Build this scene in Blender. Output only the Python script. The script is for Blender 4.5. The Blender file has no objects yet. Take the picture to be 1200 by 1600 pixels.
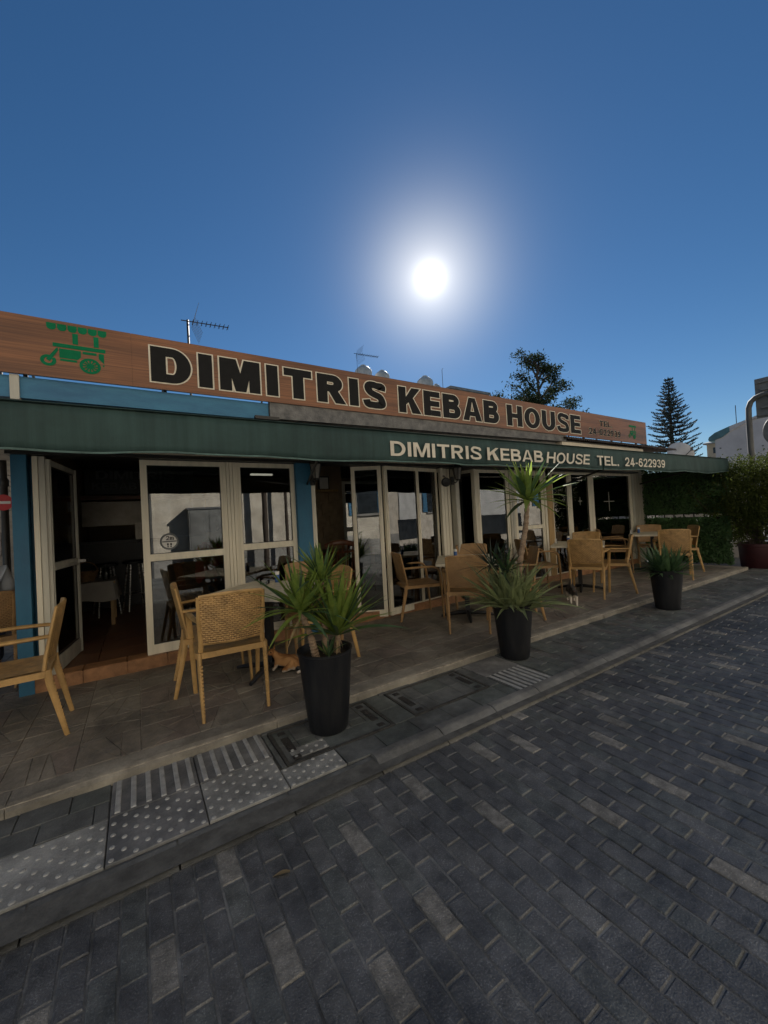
import bpy, bmesh, math, random
from mathutils import Vector, Matrix
R = math.radians
PI = math.pi
sc = bpy.context.scene
COL = sc.collection

# ------------------------------------------------------------------ camera
FPX = 612.0
yaw, pit, rol = R(57.68), R(0.92), R(3.12)
fw = Vector((math.cos(yaw)*math.cos(pit), math.sin(yaw)*math.cos(pit), math.sin(pit)))
rt = fw.cross(Vector((0, 0, 1))).normalized()
up = rt.cross(fw)
rt2 = math.cos(rol)*rt - math.sin(rol)*up
up2 = math.sin(rol)*rt + math.cos(rol)*up
CAM = Vector((0, 0, 1.32))
cd = bpy.data.cameras.new('camera')
cam = bpy.data.objects.new('camera', cd)
COL.objects.link(cam)
cam.matrix_world = Matrix(((rt2.x, up2.x, -fw.x, CAM.x), (rt2.y, up2.y, -fw.y, CAM.y), (rt2.z, up2.z, -fw.z, CAM.z), (0, 0, 0, 1)))
cd.sensor_fit = 'VERTICAL'
cd.sensor_height = 36
cd.sensor_width = 36
cd.lens = 36*FPX/1600
cd.clip_start = 0.02
cd.clip_end = 3000
sc.camera = cam

# ------------------------------------------------------------------ sky, sun, exposure
SUN = Vector((.5607, .6467, .5171)).normalized()
w = bpy.data.worlds.new('World')
sc.world = w
w.use_nodes = True
nt = w.node_tree
bg = nt.nodes['Background']
sky = nt.nodes.new('ShaderNodeTexSky')
sky.sky_type = 'NISHITA'
sky.sun_disc = False
sky.sun_elevation = math.asin(SUN.z)
sky.sun_rotation = math.atan2(SUN.x, SUN.y)
sky.air_density = 1.0
sky.dust_density = 0.05
sky.altitude = 600
sky.ozone_density = 3.0
bg.inputs['Strength'].default_value = 0.05
# the sun's own aureole: light that falls off with the angle from the sun
tc = nt.nodes.new('ShaderNodeTexCoord')
dt = nt.nodes.new('ShaderNodeVectorMath'); dt.operation = 'DOT_PRODUCT'
nrm = nt.nodes.new('ShaderNodeVectorMath'); nrm.operation = 'NORMALIZE'
nt.links.new(tc.outputs['Generated'], nrm.inputs[0])
nt.links.new(nrm.outputs[0], dt.inputs[0])
dt.inputs[1].default_value = SUN
ac = nt.nodes.new('ShaderNodeMath'); ac.operation = 'ARCCOSINE'
nt.links.new(dt.outputs['Value'], ac.inputs[0])
def lobe(width, amp, p):
    a = nt.nodes.new('ShaderNodeMath'); a.operation = 'DIVIDE'; a.inputs[1].default_value = R(width)
    nt.links.new(ac.outputs[0], a.inputs[0])
    b = nt.nodes.new('ShaderNodeMath'); b.operation = 'POWER'; b.inputs[1].default_value = p
    nt.links.new(a.outputs[0], b.inputs[0])
    c = nt.nodes.new('ShaderNodeMath'); c.operation = 'MULTIPLY'; c.inputs[1].default_value = -1
    nt.links.new(b.outputs[0], c.inputs[0])
    e = nt.nodes.new('ShaderNodeMath'); e.operation = 'EXPONENT'
    nt.links.new(c.outputs[0], e.inputs[0])
    f = nt.nodes.new('ShaderNodeMath'); f.operation = 'MULTIPLY'; f.inputs[1].default_value = amp
    nt.links.new(e.outputs[0], f.inputs[0])
    return f
def addn(a, b):
    s = nt.nodes.new('ShaderNodeMath'); s.operation = 'ADD'
    nt.links.new(a.outputs[0], s.inputs[0]); nt.links.new(b.outputs[0], s.inputs[1])
    return s
def tint(node, col):
    m = nt.nodes.new('ShaderNodeVectorMath'); m.operation = 'SCALE'
    m.inputs[0].default_value = col
    nt.links.new(node.outputs[0], m.inputs['Scale'])
    return m
gl = tint(lobe(1.2, 18.0, 1.4), (1, .97, .9))
gl2 = tint(lobe(5.6, 10.0, 1.5), (1, .92, .76))
gl3 = tint(lobe(18.0, .35, 1.2), (.8, .92, 1.0))
ad = nt.nodes.new('ShaderNodeVectorMath'); ad.operation = 'ADD'
nt.links.new(gl.outputs[0], ad.inputs[0]); nt.links.new(gl2.outputs[0], ad.inputs[1])
ad2 = nt.nodes.new('ShaderNodeVectorMath'); ad2.operation = 'ADD'
nt.links.new(ad.outputs[0], ad2.inputs[0]); nt.links.new(gl3.outputs[0], ad2.inputs[1])
hs = nt.nodes.new('ShaderNodeHueSaturation')
hs.inputs['Saturation'].default_value = 1.22
hs.inputs['Value'].default_value = .86
nt.links.new(sky.outputs[0], hs.inputs['Color'])
ad3 = nt.nodes.new('ShaderNodeVectorMath'); ad3.operation = 'ADD'
nt.links.new(hs.outputs[0], ad3.inputs[0]); nt.links.new(ad2.outputs[0], ad3.inputs[1])
nt.links.new(ad3.outputs[0], bg.inputs['Color'])

sd = bpy.data.lights.new('sun', 'SUN')
sd.energy = 5.0
sd.angle = R(.53)
sd.color = (1, .955, .88)
so = bpy.data.objects.new('sun', sd)
COL.objects.link(so)
so.rotation_euler = (-SUN).to_track_quat('-Z', 'Y').to_euler()
so.location = (20, 23, 19)

sc.view_settings.view_transform = 'Standard'
sc.view_settings.look = 'None'
sc.view_settings.exposure = 0.78
sc.view_settings.gamma = 1
sc.view_settings.use_curve_mapping = False
sc.render.engine = 'CYCLES'
cy = sc.cycles
cy.max_bounces = 8
cy.diffuse_bounces = 4
cy.glossy_bounces = 4
cy.transmission_bounces = 6
cy.transparent_max_bounces = 24
cy.sample_clamp_indirect = 6
cy.caustics_reflective = False
cy.caustics_refractive = False
cy.use_denoising = True

random.seed(7)
rnd = random.random
U = random.uniform

# ------------------------------------------------------------------ helpers
class MB:
    def __init__(s):
        s.v = []; s.f = []; s.m = []
    def face(s, pts, mi=0):
        b = len(s.v); s.v += [tuple(p) for p in pts]; s.f.append(tuple(range(b, b+len(pts)))); s.m.append(mi)
    def box(s, x0, x1, y0, y1, z0, z1, mi=0, M=None):
        P = [Vector(p) for p in ((x0,y0,z0),(x1,y0,z0),(x1,y1,z0),(x0,y1,z0),(x0,y0,z1),(x1,y0,z1),(x1,y1,z1),(x0,y1,z1))]
        if M is not None: P = [M @ p for p in P]
        b = len(s.v); s.v += [tuple(p) for p in P]
        for q in ((0,3,2,1),(4,5,6,7),(0,1,5,4),(1,2,6,5),(2,3,7,6),(3,0,4,7)):
            s.f.append(tuple(b+i for i in q)); s.m.append(mi)
    def cbox(s, x0, x1, y0, y1, z0, z1, c=.006, mi=0, dz=(0,0,0,0)):
        # a block whose upper edges are chamfered; dz lifts the four top corners a little
        b = len(s.v)
        for (x, y) in ((x0,y0),(x1,y0),(x1,y1),(x0,y1)): s.v.append((x, y, z0))
        for i, (x, y) in enumerate(((x0,y0),(x1,y0),(x1,y1),(x0,y1))): s.v.append((x, y, z1-c+dz[i]))
        for i, (x, y) in enumerate(((x0+c,y0+c),(x1-c,y0+c),(x1-c,y1-c),(x0+c,y1-c))): s.v.append((x, y, z1+dz[i]))
        for k in (0, 4):
            for i in range(4):
                j = (i+1) % 4
                s.f.append((b+k+i, b+k+j, b+k+4+j, b+k+4+i)); s.m.append(mi)
        s.f.append((b+8, b+9, b+10, b+11)); s.m.append(mi)
    def poly_prism(s, poly, z0, z1, c=0.0, mi=0, M=None):
        # convex polygon in XY extruded from z0 to z1, upper rim chamfered by c
        n = len(poly); cx = sum(p[0] for p in poly)/n; cy_ = sum(p[1] for p in poly)/n
        def ins(p):
            d = math.hypot(p[0]-cx, p[1]-cy_) or 1
            k = max(0, 1-c*1.4/d); return (cx+(p[0]-cx)*k, cy_+(p[1]-cy_)*k)
        V = [Vector((p[0], p[1], z0)) for p in poly]+[Vector((p[0], p[1], z1-c)) for p in poly]
        rings = 2
        if c > 0:
            V += [Vector((*ins(p), z1)) for p in poly]; rings = 3
        if M is not None: V = [M @ v for v in V]
        b = len(s.v); s.v += [tuple(v) for v in V]
        for k in range(rings-1):
            for i in range(n):
                j = (i+1) % n
                s.f.append((b+k*n+i, b+k*n+j, b+(k+1)*n+j, b+(k+1)*n+i)); s.m.append(mi)
        s.f.append(tuple(b+(rings-1)*n+i for i in range(n))); s.m.append(mi)
        s.f.append(tuple(b+n-1-i for i in range(n))); s.m.append(mi)
    def tube(s, path, rad, seg=8, mi=0, cap=True, squash=None):
        P = [Vector(p) for p in path]; n = len(P)
        if not hasattr(rad, '__len__'): rad = [rad]*n
        b = len(s.v); ref = None
        for i, p in enumerate(P):
            t = (P[min(i+1, n-1)]-P[max(i-1, 0)]).normalized()
            if ref is None:
                ref = Vector((0, 0, 1)) if abs(t.z) < .9 else Vector((0, 1, 0))
            a = (ref - t*ref.dot(t)).normalized(); c = t.cross(a); ref = a
            ra, rc = (rad[i], rad[i]) if squash is None else (rad[i]*squash[0], rad[i]*squash[1])
            for k in range(seg):
                th = 2*PI*(k+.5)/seg
                s.v.append(tuple(p+a*ra*math.cos(th)+c*rc*math.sin(th)))
        for i in range(n-1):
            for k in range(seg):
                k2 = (k+1) % seg
                s.f.append((b+i*seg+k, b+i*seg+k2, b+(i+1)*seg+k2, b+(i+1)*seg+k)); s.m.append(mi)
        if cap:
            s.f.append(tuple(b+seg-1-k for k in range(seg))); s.m.append(mi)
            s.f.append(tuple(b+(n-1)*seg+k for k in range(seg))); s.m.append(mi)
    def lathe(s, prof, c=(0, 0, 0), seg=24, mi=0, cap=True, wob=0):
        b = len(s.v); n = len(prof)
        for (r, z) in prof:
            for k in range(seg):
                th = 2*PI*k/seg; rr = r*(1+wob*math.sin(3*th+z*9))
                s.v.append((c[0]+rr*math.cos(th), c[1]+rr*math.sin(th), c[2]+z))
        for i in range(n-1):
            for k in range(seg):
                k2 = (k+1) % seg
                s.f.append((b+i*seg+k, b+i*seg+k2, b+(i+1)*seg+k2, b+(i+1)*seg+k)); s.m.append(mi)
        if cap:
            s.f.append(tuple(b+seg-1-k for k in range(seg))); s.m.append(mi)
            s.f.append(tuple(b+(n-1)*seg+k for k in range(seg))); s.m.append(mi)
    def ball(s, c, r, seg=12, mi=0):
        if not hasattr(r, '__len__'): r = (r, r, r)
        b = len(s.v); n = seg//2
        for i in range(n+1):
            ph = PI*i/n
            for k in range(seg):
                th = 2*PI*k/seg
                s.v.append((c[0]+r[0]*math.sin(ph)*math.cos(th), c[1]+r[1]*math.sin(ph)*math.sin(th), c[2]-r[2]*math.cos(ph)))
        for i in range(n):
            for k in range(seg):
                k2 = (k+1) % seg
                s.f.append((b+i*seg+k, b+i*seg+k2, b+(i+1)*seg+k2, b+(i+1)*seg+k)); s.m.append(mi)
    def grid(s, rows, mi=0):
        b = len(s.v); n = len(rows[0])
        for r in rows: s.v += [tuple(p) for p in r]
        for i in range(len(rows)-1):
            for k in range(n-1):
                s.f.append((b+i*n+k, b+i*n+k+1, b+(i+1)*n+k+1, b+(i+1)*n+k)); s.m.append(mi)
    def mesh(s, name, mats, smooth=False):
        me = bpy.data.meshes.new(name)
        me.from_pydata(s.v, [], s.f)
        if not isinstance(mats, (list, tuple)): mats = [mats]
        for m in mats: me.materials.append(m)
        if len(mats) > 1: me.polygons.foreach_set('material_index', s.m)
        if smooth:
            me.polygons.foreach_set('use_smooth', [True]*len(s.f))
            try: me.set_sharp_from_angle(angle=R(42))
            except Exception: pass
        me.update()
        return me
    def build(s, name, mats, parent=None, smooth=False, loc=None, rot=None):
        return link(name, s.mesh(name, mats, smooth), parent, loc, rot)

def link(name, data, parent=None, loc=None, rot=None):
    o = bpy.data.objects.new(name, data)
    COL.objects.link(o)
    if parent is not None: o.parent = parent
    if loc is not None: o.location = loc
    if rot is not None: o.rotation_euler = rot
    return o
def tag(o, label=None, cat=None, group=None, kind=None):
    if label: o['label'] = label
    if cat: o['category'] = cat
    if group: o['group'] = group
    if kind: o['kind'] = kind
    return o
def thing(name, label, cat, loc=(0, 0, 0), rz=0, group=None):
    o = link(name, None, None, loc, (0, 0, rz))
    o.empty_display_size = .05
    return tag(o, label, cat, group)
def copy_tree(o, parent=None):
    c = o.copy(); COL.objects.link(c)
    if parent is not None: c.parent = parent
    for ch in list(o.children): copy_tree(ch, c)
    return c

# ------------------------------------------------------------------ materials
def mat(name, col, rough=.6, var=.2, scale=6, bump=0.0, bscale=60, metal=0, spec=.5, col2=None, stretch=(1, 1, 1), coord='Object', detail=6, trans=0, speck=0, dirt=0):
    m = bpy.data.materials.new(name); m.use_nodes = True
    n = m.node_tree; p = n.nodes['Principled BSDF']
    p.inputs['Roughness'].default_value = rough
    p.inputs['Metallic'].default_value = metal
    p.inputs['Specular IOR Level'].default_value = spec
    if coord == 'World':
        g = n.nodes.new('ShaderNodeNewGeometry'); src = g.outputs['Position']
    else:
        g = n.nodes.new('ShaderNodeTexCoord'); src = g.outputs['Object']
    mp = n.nodes.new('ShaderNodeMapping'); mp.inputs['Scale'].default_value = stretch
    n.links.new(src, mp.inputs[0])
    nz = n.nodes.new('ShaderNodeTexNoise'); nz.inputs['Scale'].default_value = scale; nz.inputs['Detail'].default_value = detail
    nz.inputs['Roughness'].default_value = .65
    n.links.new(mp.outputs[0], nz.inputs['Vector'])
    rp = n.nodes.new('ShaderNodeValToRGB')
    c2 = col2 or tuple(c*(1+var*1.6) for c in col)
    c1 = tuple(c*(1-var) for c in col) if not col2 else col
    rp.color_ramp.elements[0].position = .34; rp.color_ramp.elements[0].color = (*c1, 1)
    rp.color_ramp.elements[1].position = .68; rp.color_ramp.elements[1].color = (*c2, 1)
    n.links.new(nz.outputs['Fac'], rp.inputs[0])
    out = rp.outputs[0]
    if speck:
        n2 = n.nodes.new('ShaderNodeTexNoise'); n2.inputs['Scale'].default_value = 190; n2.inputs['Detail'].default_value = 2
        n.links.new(src, n2.inputs['Vector'])
        r2 = n.nodes.new('ShaderNodeValToRGB')
        r2.color_ramp.elements[0].position = .56; r2.color_ramp.elements[0].color = (1, 1, 1, 1)
        r2.color_ramp.elements[1].position = .72; r2.color_ramp.elements[1].color = (1+speck, 1+speck, 1+speck, 1)
        n.links.new(n2.outputs['Fac'], r2.inputs[0])
        mx = n.nodes.new('ShaderNodeMix'); mx.data_type = 'RGBA'; mx.blend_type = 'MULTIPLY'; mx.inputs[0].default_value = 1
        n.links.new(out, mx.inputs[6]); n.links.new(r2.outputs[0], mx.inputs[7]); out = mx.outputs[2]
    if dirt:
        n4 = n.nodes.new('ShaderNodeTexNoise'); n4.inputs['Scale'].default_value = 1.7; n4.inputs['Detail'].default_value = 9; n4.inputs['Roughness'].default_value = .72
        n.links.new(src, n4.inputs['Vector'])
        r4 = n.nodes.new('ShaderNodeValToRGB')
        r4.color_ramp.elements[0].position = .36; r4.color_ramp.elements[0].color = (1-dirt, 1-dirt, 1-dirt, 1)
        r4.color_ramp.elements[1].position = .6; r4.color_ramp.elements[1].color = (1.08, 1.07, 1.05, 1)
        n.links.new(n4.outputs['Fac'], r4.inputs[0])
        m4 = n.nodes.new('ShaderNodeMix'); m4.data_type = 'RGBA'; m4.blend_type = 'MULTIPLY'; m4.inputs[0].default_value = 1
        n.links.new(out, m4.inputs[6]); n.links.new(r4.outputs[0], m4.inputs[7]); out = m4.outputs[2]
    n.links.new(out, p.inputs['Base Color'])
    # uneven gloss
    mr = n.nodes.new('ShaderNodeMapRange'); mr.inputs[3].default_value = max(.02, rough-.1); mr.inputs[4].default_value = min(1, rough+.1)
    n.links.new(nz.outputs['Fac'], mr.inputs[0]); n.links.new(mr.outputs[0], p.inputs['Roughness'])
    if bump:
        n3 = n.nodes.new('ShaderNodeTexNoise'); n3.inputs['Scale'].default_value = bscale; n3.inputs['Detail'].default_value = 5
        n.links.new(mp.outputs[0], n3.inputs['Vector'])
        bp = n.nodes.new('ShaderNodeBump'); bp.inputs['Strength'].default_value = bump; bp.inputs['Distance'].default_value = .01
        n.links.new(n3.outputs['Fac'], bp.inputs['Height']); n.links.new(bp.outputs[0], p.inputs['Normal'])
    if trans:
        tr = n.nodes.new('ShaderNodeBsdfTranslucent'); n.links.new(out, tr.inputs['Color'])
        ms = n.nodes.new('ShaderNodeMixShader'); ms.inputs[0].default_value = trans
        n.links.new(p.outputs[0], ms.inputs[1]); n.links.new(tr.outputs[0], ms.inputs[2])
        n.links.new(ms.outputs[0], n.nodes['Material Output'].inputs['Surface'])
    return m
def glass(name, tintc=(.8, .85, .83), refl=1.0, ior=1.6):
    m = bpy.data.materials.new(name); m.use_nodes = True
    n = m.node_tree; n.nodes.remove(n.nodes['Principled BSDF'])
    t = n.nodes.new('ShaderNodeBsdfTransparent'); t.inputs[0].default_value = (*tintc, 1)
    g = n.nodes.new('ShaderNodeBsdfGlossy'); g.inputs['Roughness'].default_value = .0; g.inputs['Color'].default_value = (refl, refl, refl, 1)
    f = n.nodes.new('ShaderNodeFresnel'); f.inputs['IOR'].default_value = ior
    nz = n.nodes.new('ShaderNodeTexNoise'); nz.inputs['Scale'].default_value = 1.3
    tcn = n.nodes.new('ShaderNodeTexCoord'); n.links.new(tcn.outputs['Object'], nz.inputs['Vector'])
    bp = n.nodes.new('ShaderNodeBump'); bp.inputs['Strength'].default_value = .05; bp.inputs['Distance'].default_value = .02
    n.links.new(nz.outputs['Fac'], bp.inputs['Height']); n.links.new(bp.outputs[0], g.inputs['Normal'])
    ms = n.nodes.new('ShaderNodeMixShader')
    n.links.new(f.outputs[0], ms.inputs[0]); n.links.new(t.outputs[0], ms.inputs[1]); n.links.new(g.outputs[0], ms.inputs[2])
    n.links.new(ms.outputs[0], n.nodes['Material Output'].inputs['Surface'])
    return m

M = {}
M['brickA'] = mat('paver_dark', (.1, .103, .106), .44, .3, 14, .45, 160, coord='World', dirt=.33, speck=1.1)
M['brickB'] = mat('paver_blue', (.094, .097, .101), .44, .3, 14, .45, 160, coord='World', dirt=.33, speck=1.0)
M['brickC'] = mat('paver_green', (.105, .112, .11), .44, .3, 14, .45, 160, coord='World', dirt=.33, speck=1.0)
M['brickD'] = mat('paver_grey', (.122, .124, .124), .44, .3, 14, .45, 160, coord='World', dirt=.33, speck=1.0)
M['brickL'] = mat('paver_pale', (.225, .217, .198), .7, .3, 22, .5, 160, coord='World', dirt=.5, speck=.7)
M['mortar'] = mat('joint_sand', (.165, .17, .17), .9, .35, 9, .5, 120, coord='World', dirt=.5)
M['asphalt'] = mat('far_paving', (.085, .088, .09), .8, .3, 3, .3, 60, coord='World')
M['slab'] = mat('slab_grey', (.125, .132, .13), .72, .28, 6, .35, 110, coord='World', dirt=.5, speck=.3)
M['slab2'] = mat('slab_green', (.115, .128, .122), .72, .28, 6, .35, 110, coord='World', dirt=.5, speck=.3)
M['slabjoint'] = mat('slab_joint', (.1, .098, .09), .9, .3, 12, .3, 120, coord='World')
M['tactile'] = mat('tactile_concrete', (.2, .205, .2), .7, .35, 5, .35, 90, col2=(.46, .46, .44), coord='World', dirt=.5, speck=.3)
M['tactile_dirty'] = mat('tactile_dirty', (.12, .125, .13), .7, .35, 5, .35, 90, col2=(.3, .3, .3), coord='World', dirt=.5)
M['dome'] = mat('tactile_dome', (.36, .36, .345), .5, .2, 20, coord='World')
M['bar'] = mat('tactile_bar', (.36, .36, .35), .6, .2, 18, .2, 80, coord='World')
M['kerb'] = mat('kerb_concrete', (.16, .162, .158), .8, .3, 5, .5, 70, col2=(.235, .232, .22), coord='World', dirt=.5)
M['kerbdark'] = mat('kerb_dark', (.11, .115, .118), .8, .3, 5, .4, 70, coord='World', dirt=.5)
M['edge'] = mat('platform_edge', (.22, .2, .168), .85, .3, 5, .6, 60, col2=(.34, .315, .265), coord='World', dirt=.5)
M['iron'] = mat('cast_iron', (.03, .029, .028), .6, .4, 20, .5, 80, coord='World')
M['coverframe'] = mat('cover_frame', (.05, .049, .046), .6, .4, 20, .4, 80)
M['stoneA'] = mat('floor_stoneA', (.215, .195, .163), .6, .3, 7, .5, 40, coord='World', dirt=.5, col2=(.34, .305, .25))
M['stoneB'] = mat('floor_stoneB', (.185, .168, .146), .58, .3, 7, .5, 40, coord='World', dirt=.5, col2=(.3, .262, .21))
M['stoneC'] = mat('floor_stoneC', (.19, .16, .138), .6, .3, 7, .5, 40, coord='World', dirt=.5, col2=(.285, .24, .2))
M['stonejoint'] = mat('floor_joint', (.32, .285, .235), .9, .3, 20, .3, 90, coord='World')
M['white'] = mat('aluminium_cream', (.8, .74, .6), .42, .1, 3, .05, 40, stretch=(4, 4, .4))
M['whiteold'] = mat('aluminium_grey', (.52, .5, .43), .5, .15, 3, .05, 40, stretch=(4, 4, .4))
M['dark_metal'] = mat('dark_metal', (.016, .015, .014), .45, .3, 8)
M['blue'] = mat('blue_paint', (.024, .12, .22), .55, .3, 3, .2, 30, col2=(.035, .18, .31), stretch=(1, 1, .5))
M['bluebeam'] = mat('blue_beam_paint', (.03, .14, .27), .6, .35, 3.5, .25, 24, col2=(.055, .22, .37), stretch=(.7, 1, 2.5))
M['fascia'] = mat('grey_fascia', (.1, .1, .1), .85, .4, 7, .6, 50, col2=(.24, .235, .225))
M['beigebox'] = mat('beige_box', (.62, .55, .44), .6, .15, 2, 0, 30, stretch=(.6, 1, 4))
M['terracotta'] = mat('terracotta', (.32, .16, .075), .5, .3, 8, .2, 40, coord='World')
M['clad'] = mat('cladding_cream', (.4, .37, .3), .55, .15, 3, 0, 30, stretch=(5, 5, .5))
M['timber'] = mat('timber_post', (.42, .27, .11), .5, .2, 4, .1, 30, stretch=(12, 12, .7))
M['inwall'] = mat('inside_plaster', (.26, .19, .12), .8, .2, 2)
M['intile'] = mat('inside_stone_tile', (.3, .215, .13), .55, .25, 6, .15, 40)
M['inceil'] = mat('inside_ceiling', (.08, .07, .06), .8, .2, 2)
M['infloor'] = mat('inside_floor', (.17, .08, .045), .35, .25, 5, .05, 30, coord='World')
M['black'] = mat('black_plastic', (.012, .012, .014), .45, .3, 8)
M['chrome'] = mat('brushed_steel', (.55, .53, .5), .28, .15, 6, metal=1, stretch=(1, 1, 8))
M['steel'] = mat('hood_steel', (.26, .235, .2), .4, .3, 2, .1, 8, metal=.6)
M['awning'] = mat('awning_canvas', (.018, .045, .043), .8, .35, 2.2, .12, 40, col2=(.036, .074, .07), stretch=(7, 1, .25), dirt=.3)
M['awnedge'] = mat('awning_hem', (.07, .12, .11), .8, .3, 9, .2, 30)
M['cream'] = mat('cream_print', (.62, .57, .47), .7, .12, 9)
M['letterblack'] = mat('letter_black', (.008, .008, .008), .6, .3, 10, spec=.2)
M['letteredge'] = mat('letter_edge', (.72, .66, .52), .5, .1, 10)
M['green'] = mat('emblem_green', (.004, .17, .07), .7, .12, 6, spec=.15)
M['rattan'] = mat('rattan_honey', (.46, .28, .105), .42, .2, 7, .25, 70)
M['rattan2'] = mat('rattan_weave', (.44, .265, .1), .45, .25, 16, .2, 90)
M['gapshade'] = mat('weave_gap_shade', (.12, .06, .02), .7, .2, 9)  # shade between strands, painted as a darker colour on the low weave faces
M['rattanshade'] = mat('rattan_shaded', (.35, .205, .085), .5, .22, 7, .2, 70)  # honey rattan again, darker, with the shade painted into its colour
M['tabletop'] = mat('table_laminate', (.62, .56, .43), .42, .16, 9, .03, 40)
M['tableedge'] = mat('table_edge', (.3, .26, .17), .4, .2, 9)
M['pot'] = mat('pot_black', (.006, .007, .01), .5, .35, 5, .15, 60, col2=(.022, .022, .023), stretch=(3, 3, .5), spec=.3)
M['soil'] = mat('potting_soil', (.03, .022, .015), .95, .4, 30, .8, 60)
M['redpot'] = mat('pot_oxblood', (.045, .009, .011), .55, .3, 6, .15, 40)
M['leafY'] = mat('yucca_leaf', (.17, .27, .055), .42, .3, 5, .1, 40, col2=(.38, .46, .1), trans=.5)
M['leafYd'] = mat('yucca_leaf_dark', (.045, .09, .04), .42, .3, 5, .1, 40, col2=(.09, .16, .06), trans=.25)
M['leafA'] = mat('aloe_leaf', (.19, .23, .1), .45, .25, 6, .15, 40, col2=(.32, .36, .17), trans=.2)
M['leafG'] = mat('strap_leaf', (.06, .12, .05), .45, .3, 6, .1, 40, col2=(.11, .19, .075), trans=.3)
M['leafD'] = mat('thin_leaf_dark', (.016, .03, .02), .5, .3, 6, trans=.15)
M['dryleaf'] = mat('dry_leaf', (.3, .22, .11), .8, .3, 8, trans=.2)
M['bark'] = mat('yucca_bark', (.2, .13, .08), .9, .4, 14, .8, 30, col2=(.34, .25, .17), stretch=(1, 1, 2.5))
M['barkdark'] = mat('tree_bark', (.06, .045, .035), .9, .3, 6, .6, 20)
M['hedge'] = mat('ivy_leaf', (.035, .085, .026), .55, .4, 5, col2=(.07, .15, .042), trans=.2)
M['hedgeback'] = mat('screen_mesh', (.012, .02, .012), .8, .3, 5)
M['shrub'] = mat('shrub_leaf', (.03, .045, .01), .7, .4, 4, col2=(.085, .105, .022), spec=.15, trans=.35)
M['treeleaf'] = mat('tree_leaf', (.022, .036, .018), .8, .4, .9, col2=(.055, .07, .035), spec=.08, trans=.25)
M['pineleaf'] = mat('pine_needle', (.016, .026, .018), .6, .3, .8, col2=(.035, .05, .03))
M['tape'] = mat('masking_tape', (.36, .35, .3), .8, .1, 12)
M['stucco'] = mat('cream_stucco', (.6, .53, .43), .9, .08, 2.2, .5, 60, col2=(.8, .73, .62), dirt=.25)
M['whitewall'] = mat('white_render', (.52, .5, .5), .9, .12, .7, .2, 20)
M['beigewall'] = mat('beige_render', (.5, .4, .28), .9, .15, .8, .2, 20)
M['teal'] = mat('teal_band', (.1, .2, .22), .8, .2, 2)
M['winglass'] = mat('far_window', (.03, .035, .04), .2, .3, 3)
M['concrete'] = mat('roof_concrete', (.3, .285, .26), .9, .25, 2, .3, 20)
M['tank'] = mat('water_tank_white', (.55, .52, .47), .6, .2, 1.5)
M['galv'] = mat('galvanised_steel', (.1, .1, .098), .65, .25, 8, metal=.3, stretch=(1, 1, .3))
M['signback'] = mat('sign_back_grey', (.12, .125, .13), .6, .25, 5)
M['rust'] = mat('corrugated_rust', (.06, .045, .04), .8, .4, 8, .3, 30)
M['dish'] = mat('dish_white', (.6, .6, .6), .5, .12, 3)
M['signred'] = mat('sign_red', (.5, .02, .03), .45, .1, 6)
M['signwhite'] = mat('sign_white', (.75, .73, .7), .5, .08, 6)
M['paper'] = mat('paper_white', (.7, .69, .66), .8, .08, 12)
M['bluelabel'] = mat('blue_label', (.03, .1, .3), .4, .15, 20)
M['clearglass'] = glass('small_glass', (.75, .78, .8), 1, 1.5)
M['glass'] = glass('window_glass', (.62, .64, .62), 1, 2.1)
M['doorglass'] = glass('door_glass', (.66, .68, .66), 1, 2.1)
M['lampglass'] = mat('lantern_glass', (.3, .28, .24), .25, .2, 8, trans=.4)
M['cloth'] = mat('white_cloth', (.36, .34, .31), .9, .1, 6, .2, 30)
M['wicker'] = mat('basket_wicker', (.22, .13, .06), .7, .3, 20, .5, 60)
M['redwood'] = mat('windsor_wood', (.16, .055, .024), .4, .3, 6, .05, 30)
M['skin'] = mat('skin', (.45, .26, .18), .55, .1, 10)
M['hair'] = mat('dark_hair', (.02, .016, .012), .6, .3, 20)
M['redshirt'] = mat('red_cotton', (.5, .04, .045), .9, .2, 5, .3, 40)
M['navy'] = mat('navy_cotton', (.03, .035, .06), .9, .2, 5, .2, 40)
M['greyshirt'] = mat('pale_blue_cotton', (.5, .54, .6), .9, .18, 5, .35, 18)
M['rubble'] = mat('rubble_stone', (.2, .175, .14), .9, .35, 4, .7, 25, col2=(.34, .3, .24), coord='World')
M['door_green'] = mat('green_door', (.03, .09, .08), .5, .2, 3)
M['cabinet'] = mat('cabinet_grey', (.2, .2, .19), .5, .2, 3)
M['shutter'] = mat('shutter_white', (.66, .65, .62), .5, .1, 3)
mt_ = bpy.data.materials.new('lit_tube'); mt_.use_nodes = True; M['tube'] = mt_
mt_.node_tree.nodes['Principled BSDF'].inputs['Emission Color'].default_value = (1, .93, .8, 1); mt_.node_tree.nodes['Principled BSDF'].inputs['Emission Strength'].default_value = .5
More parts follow.
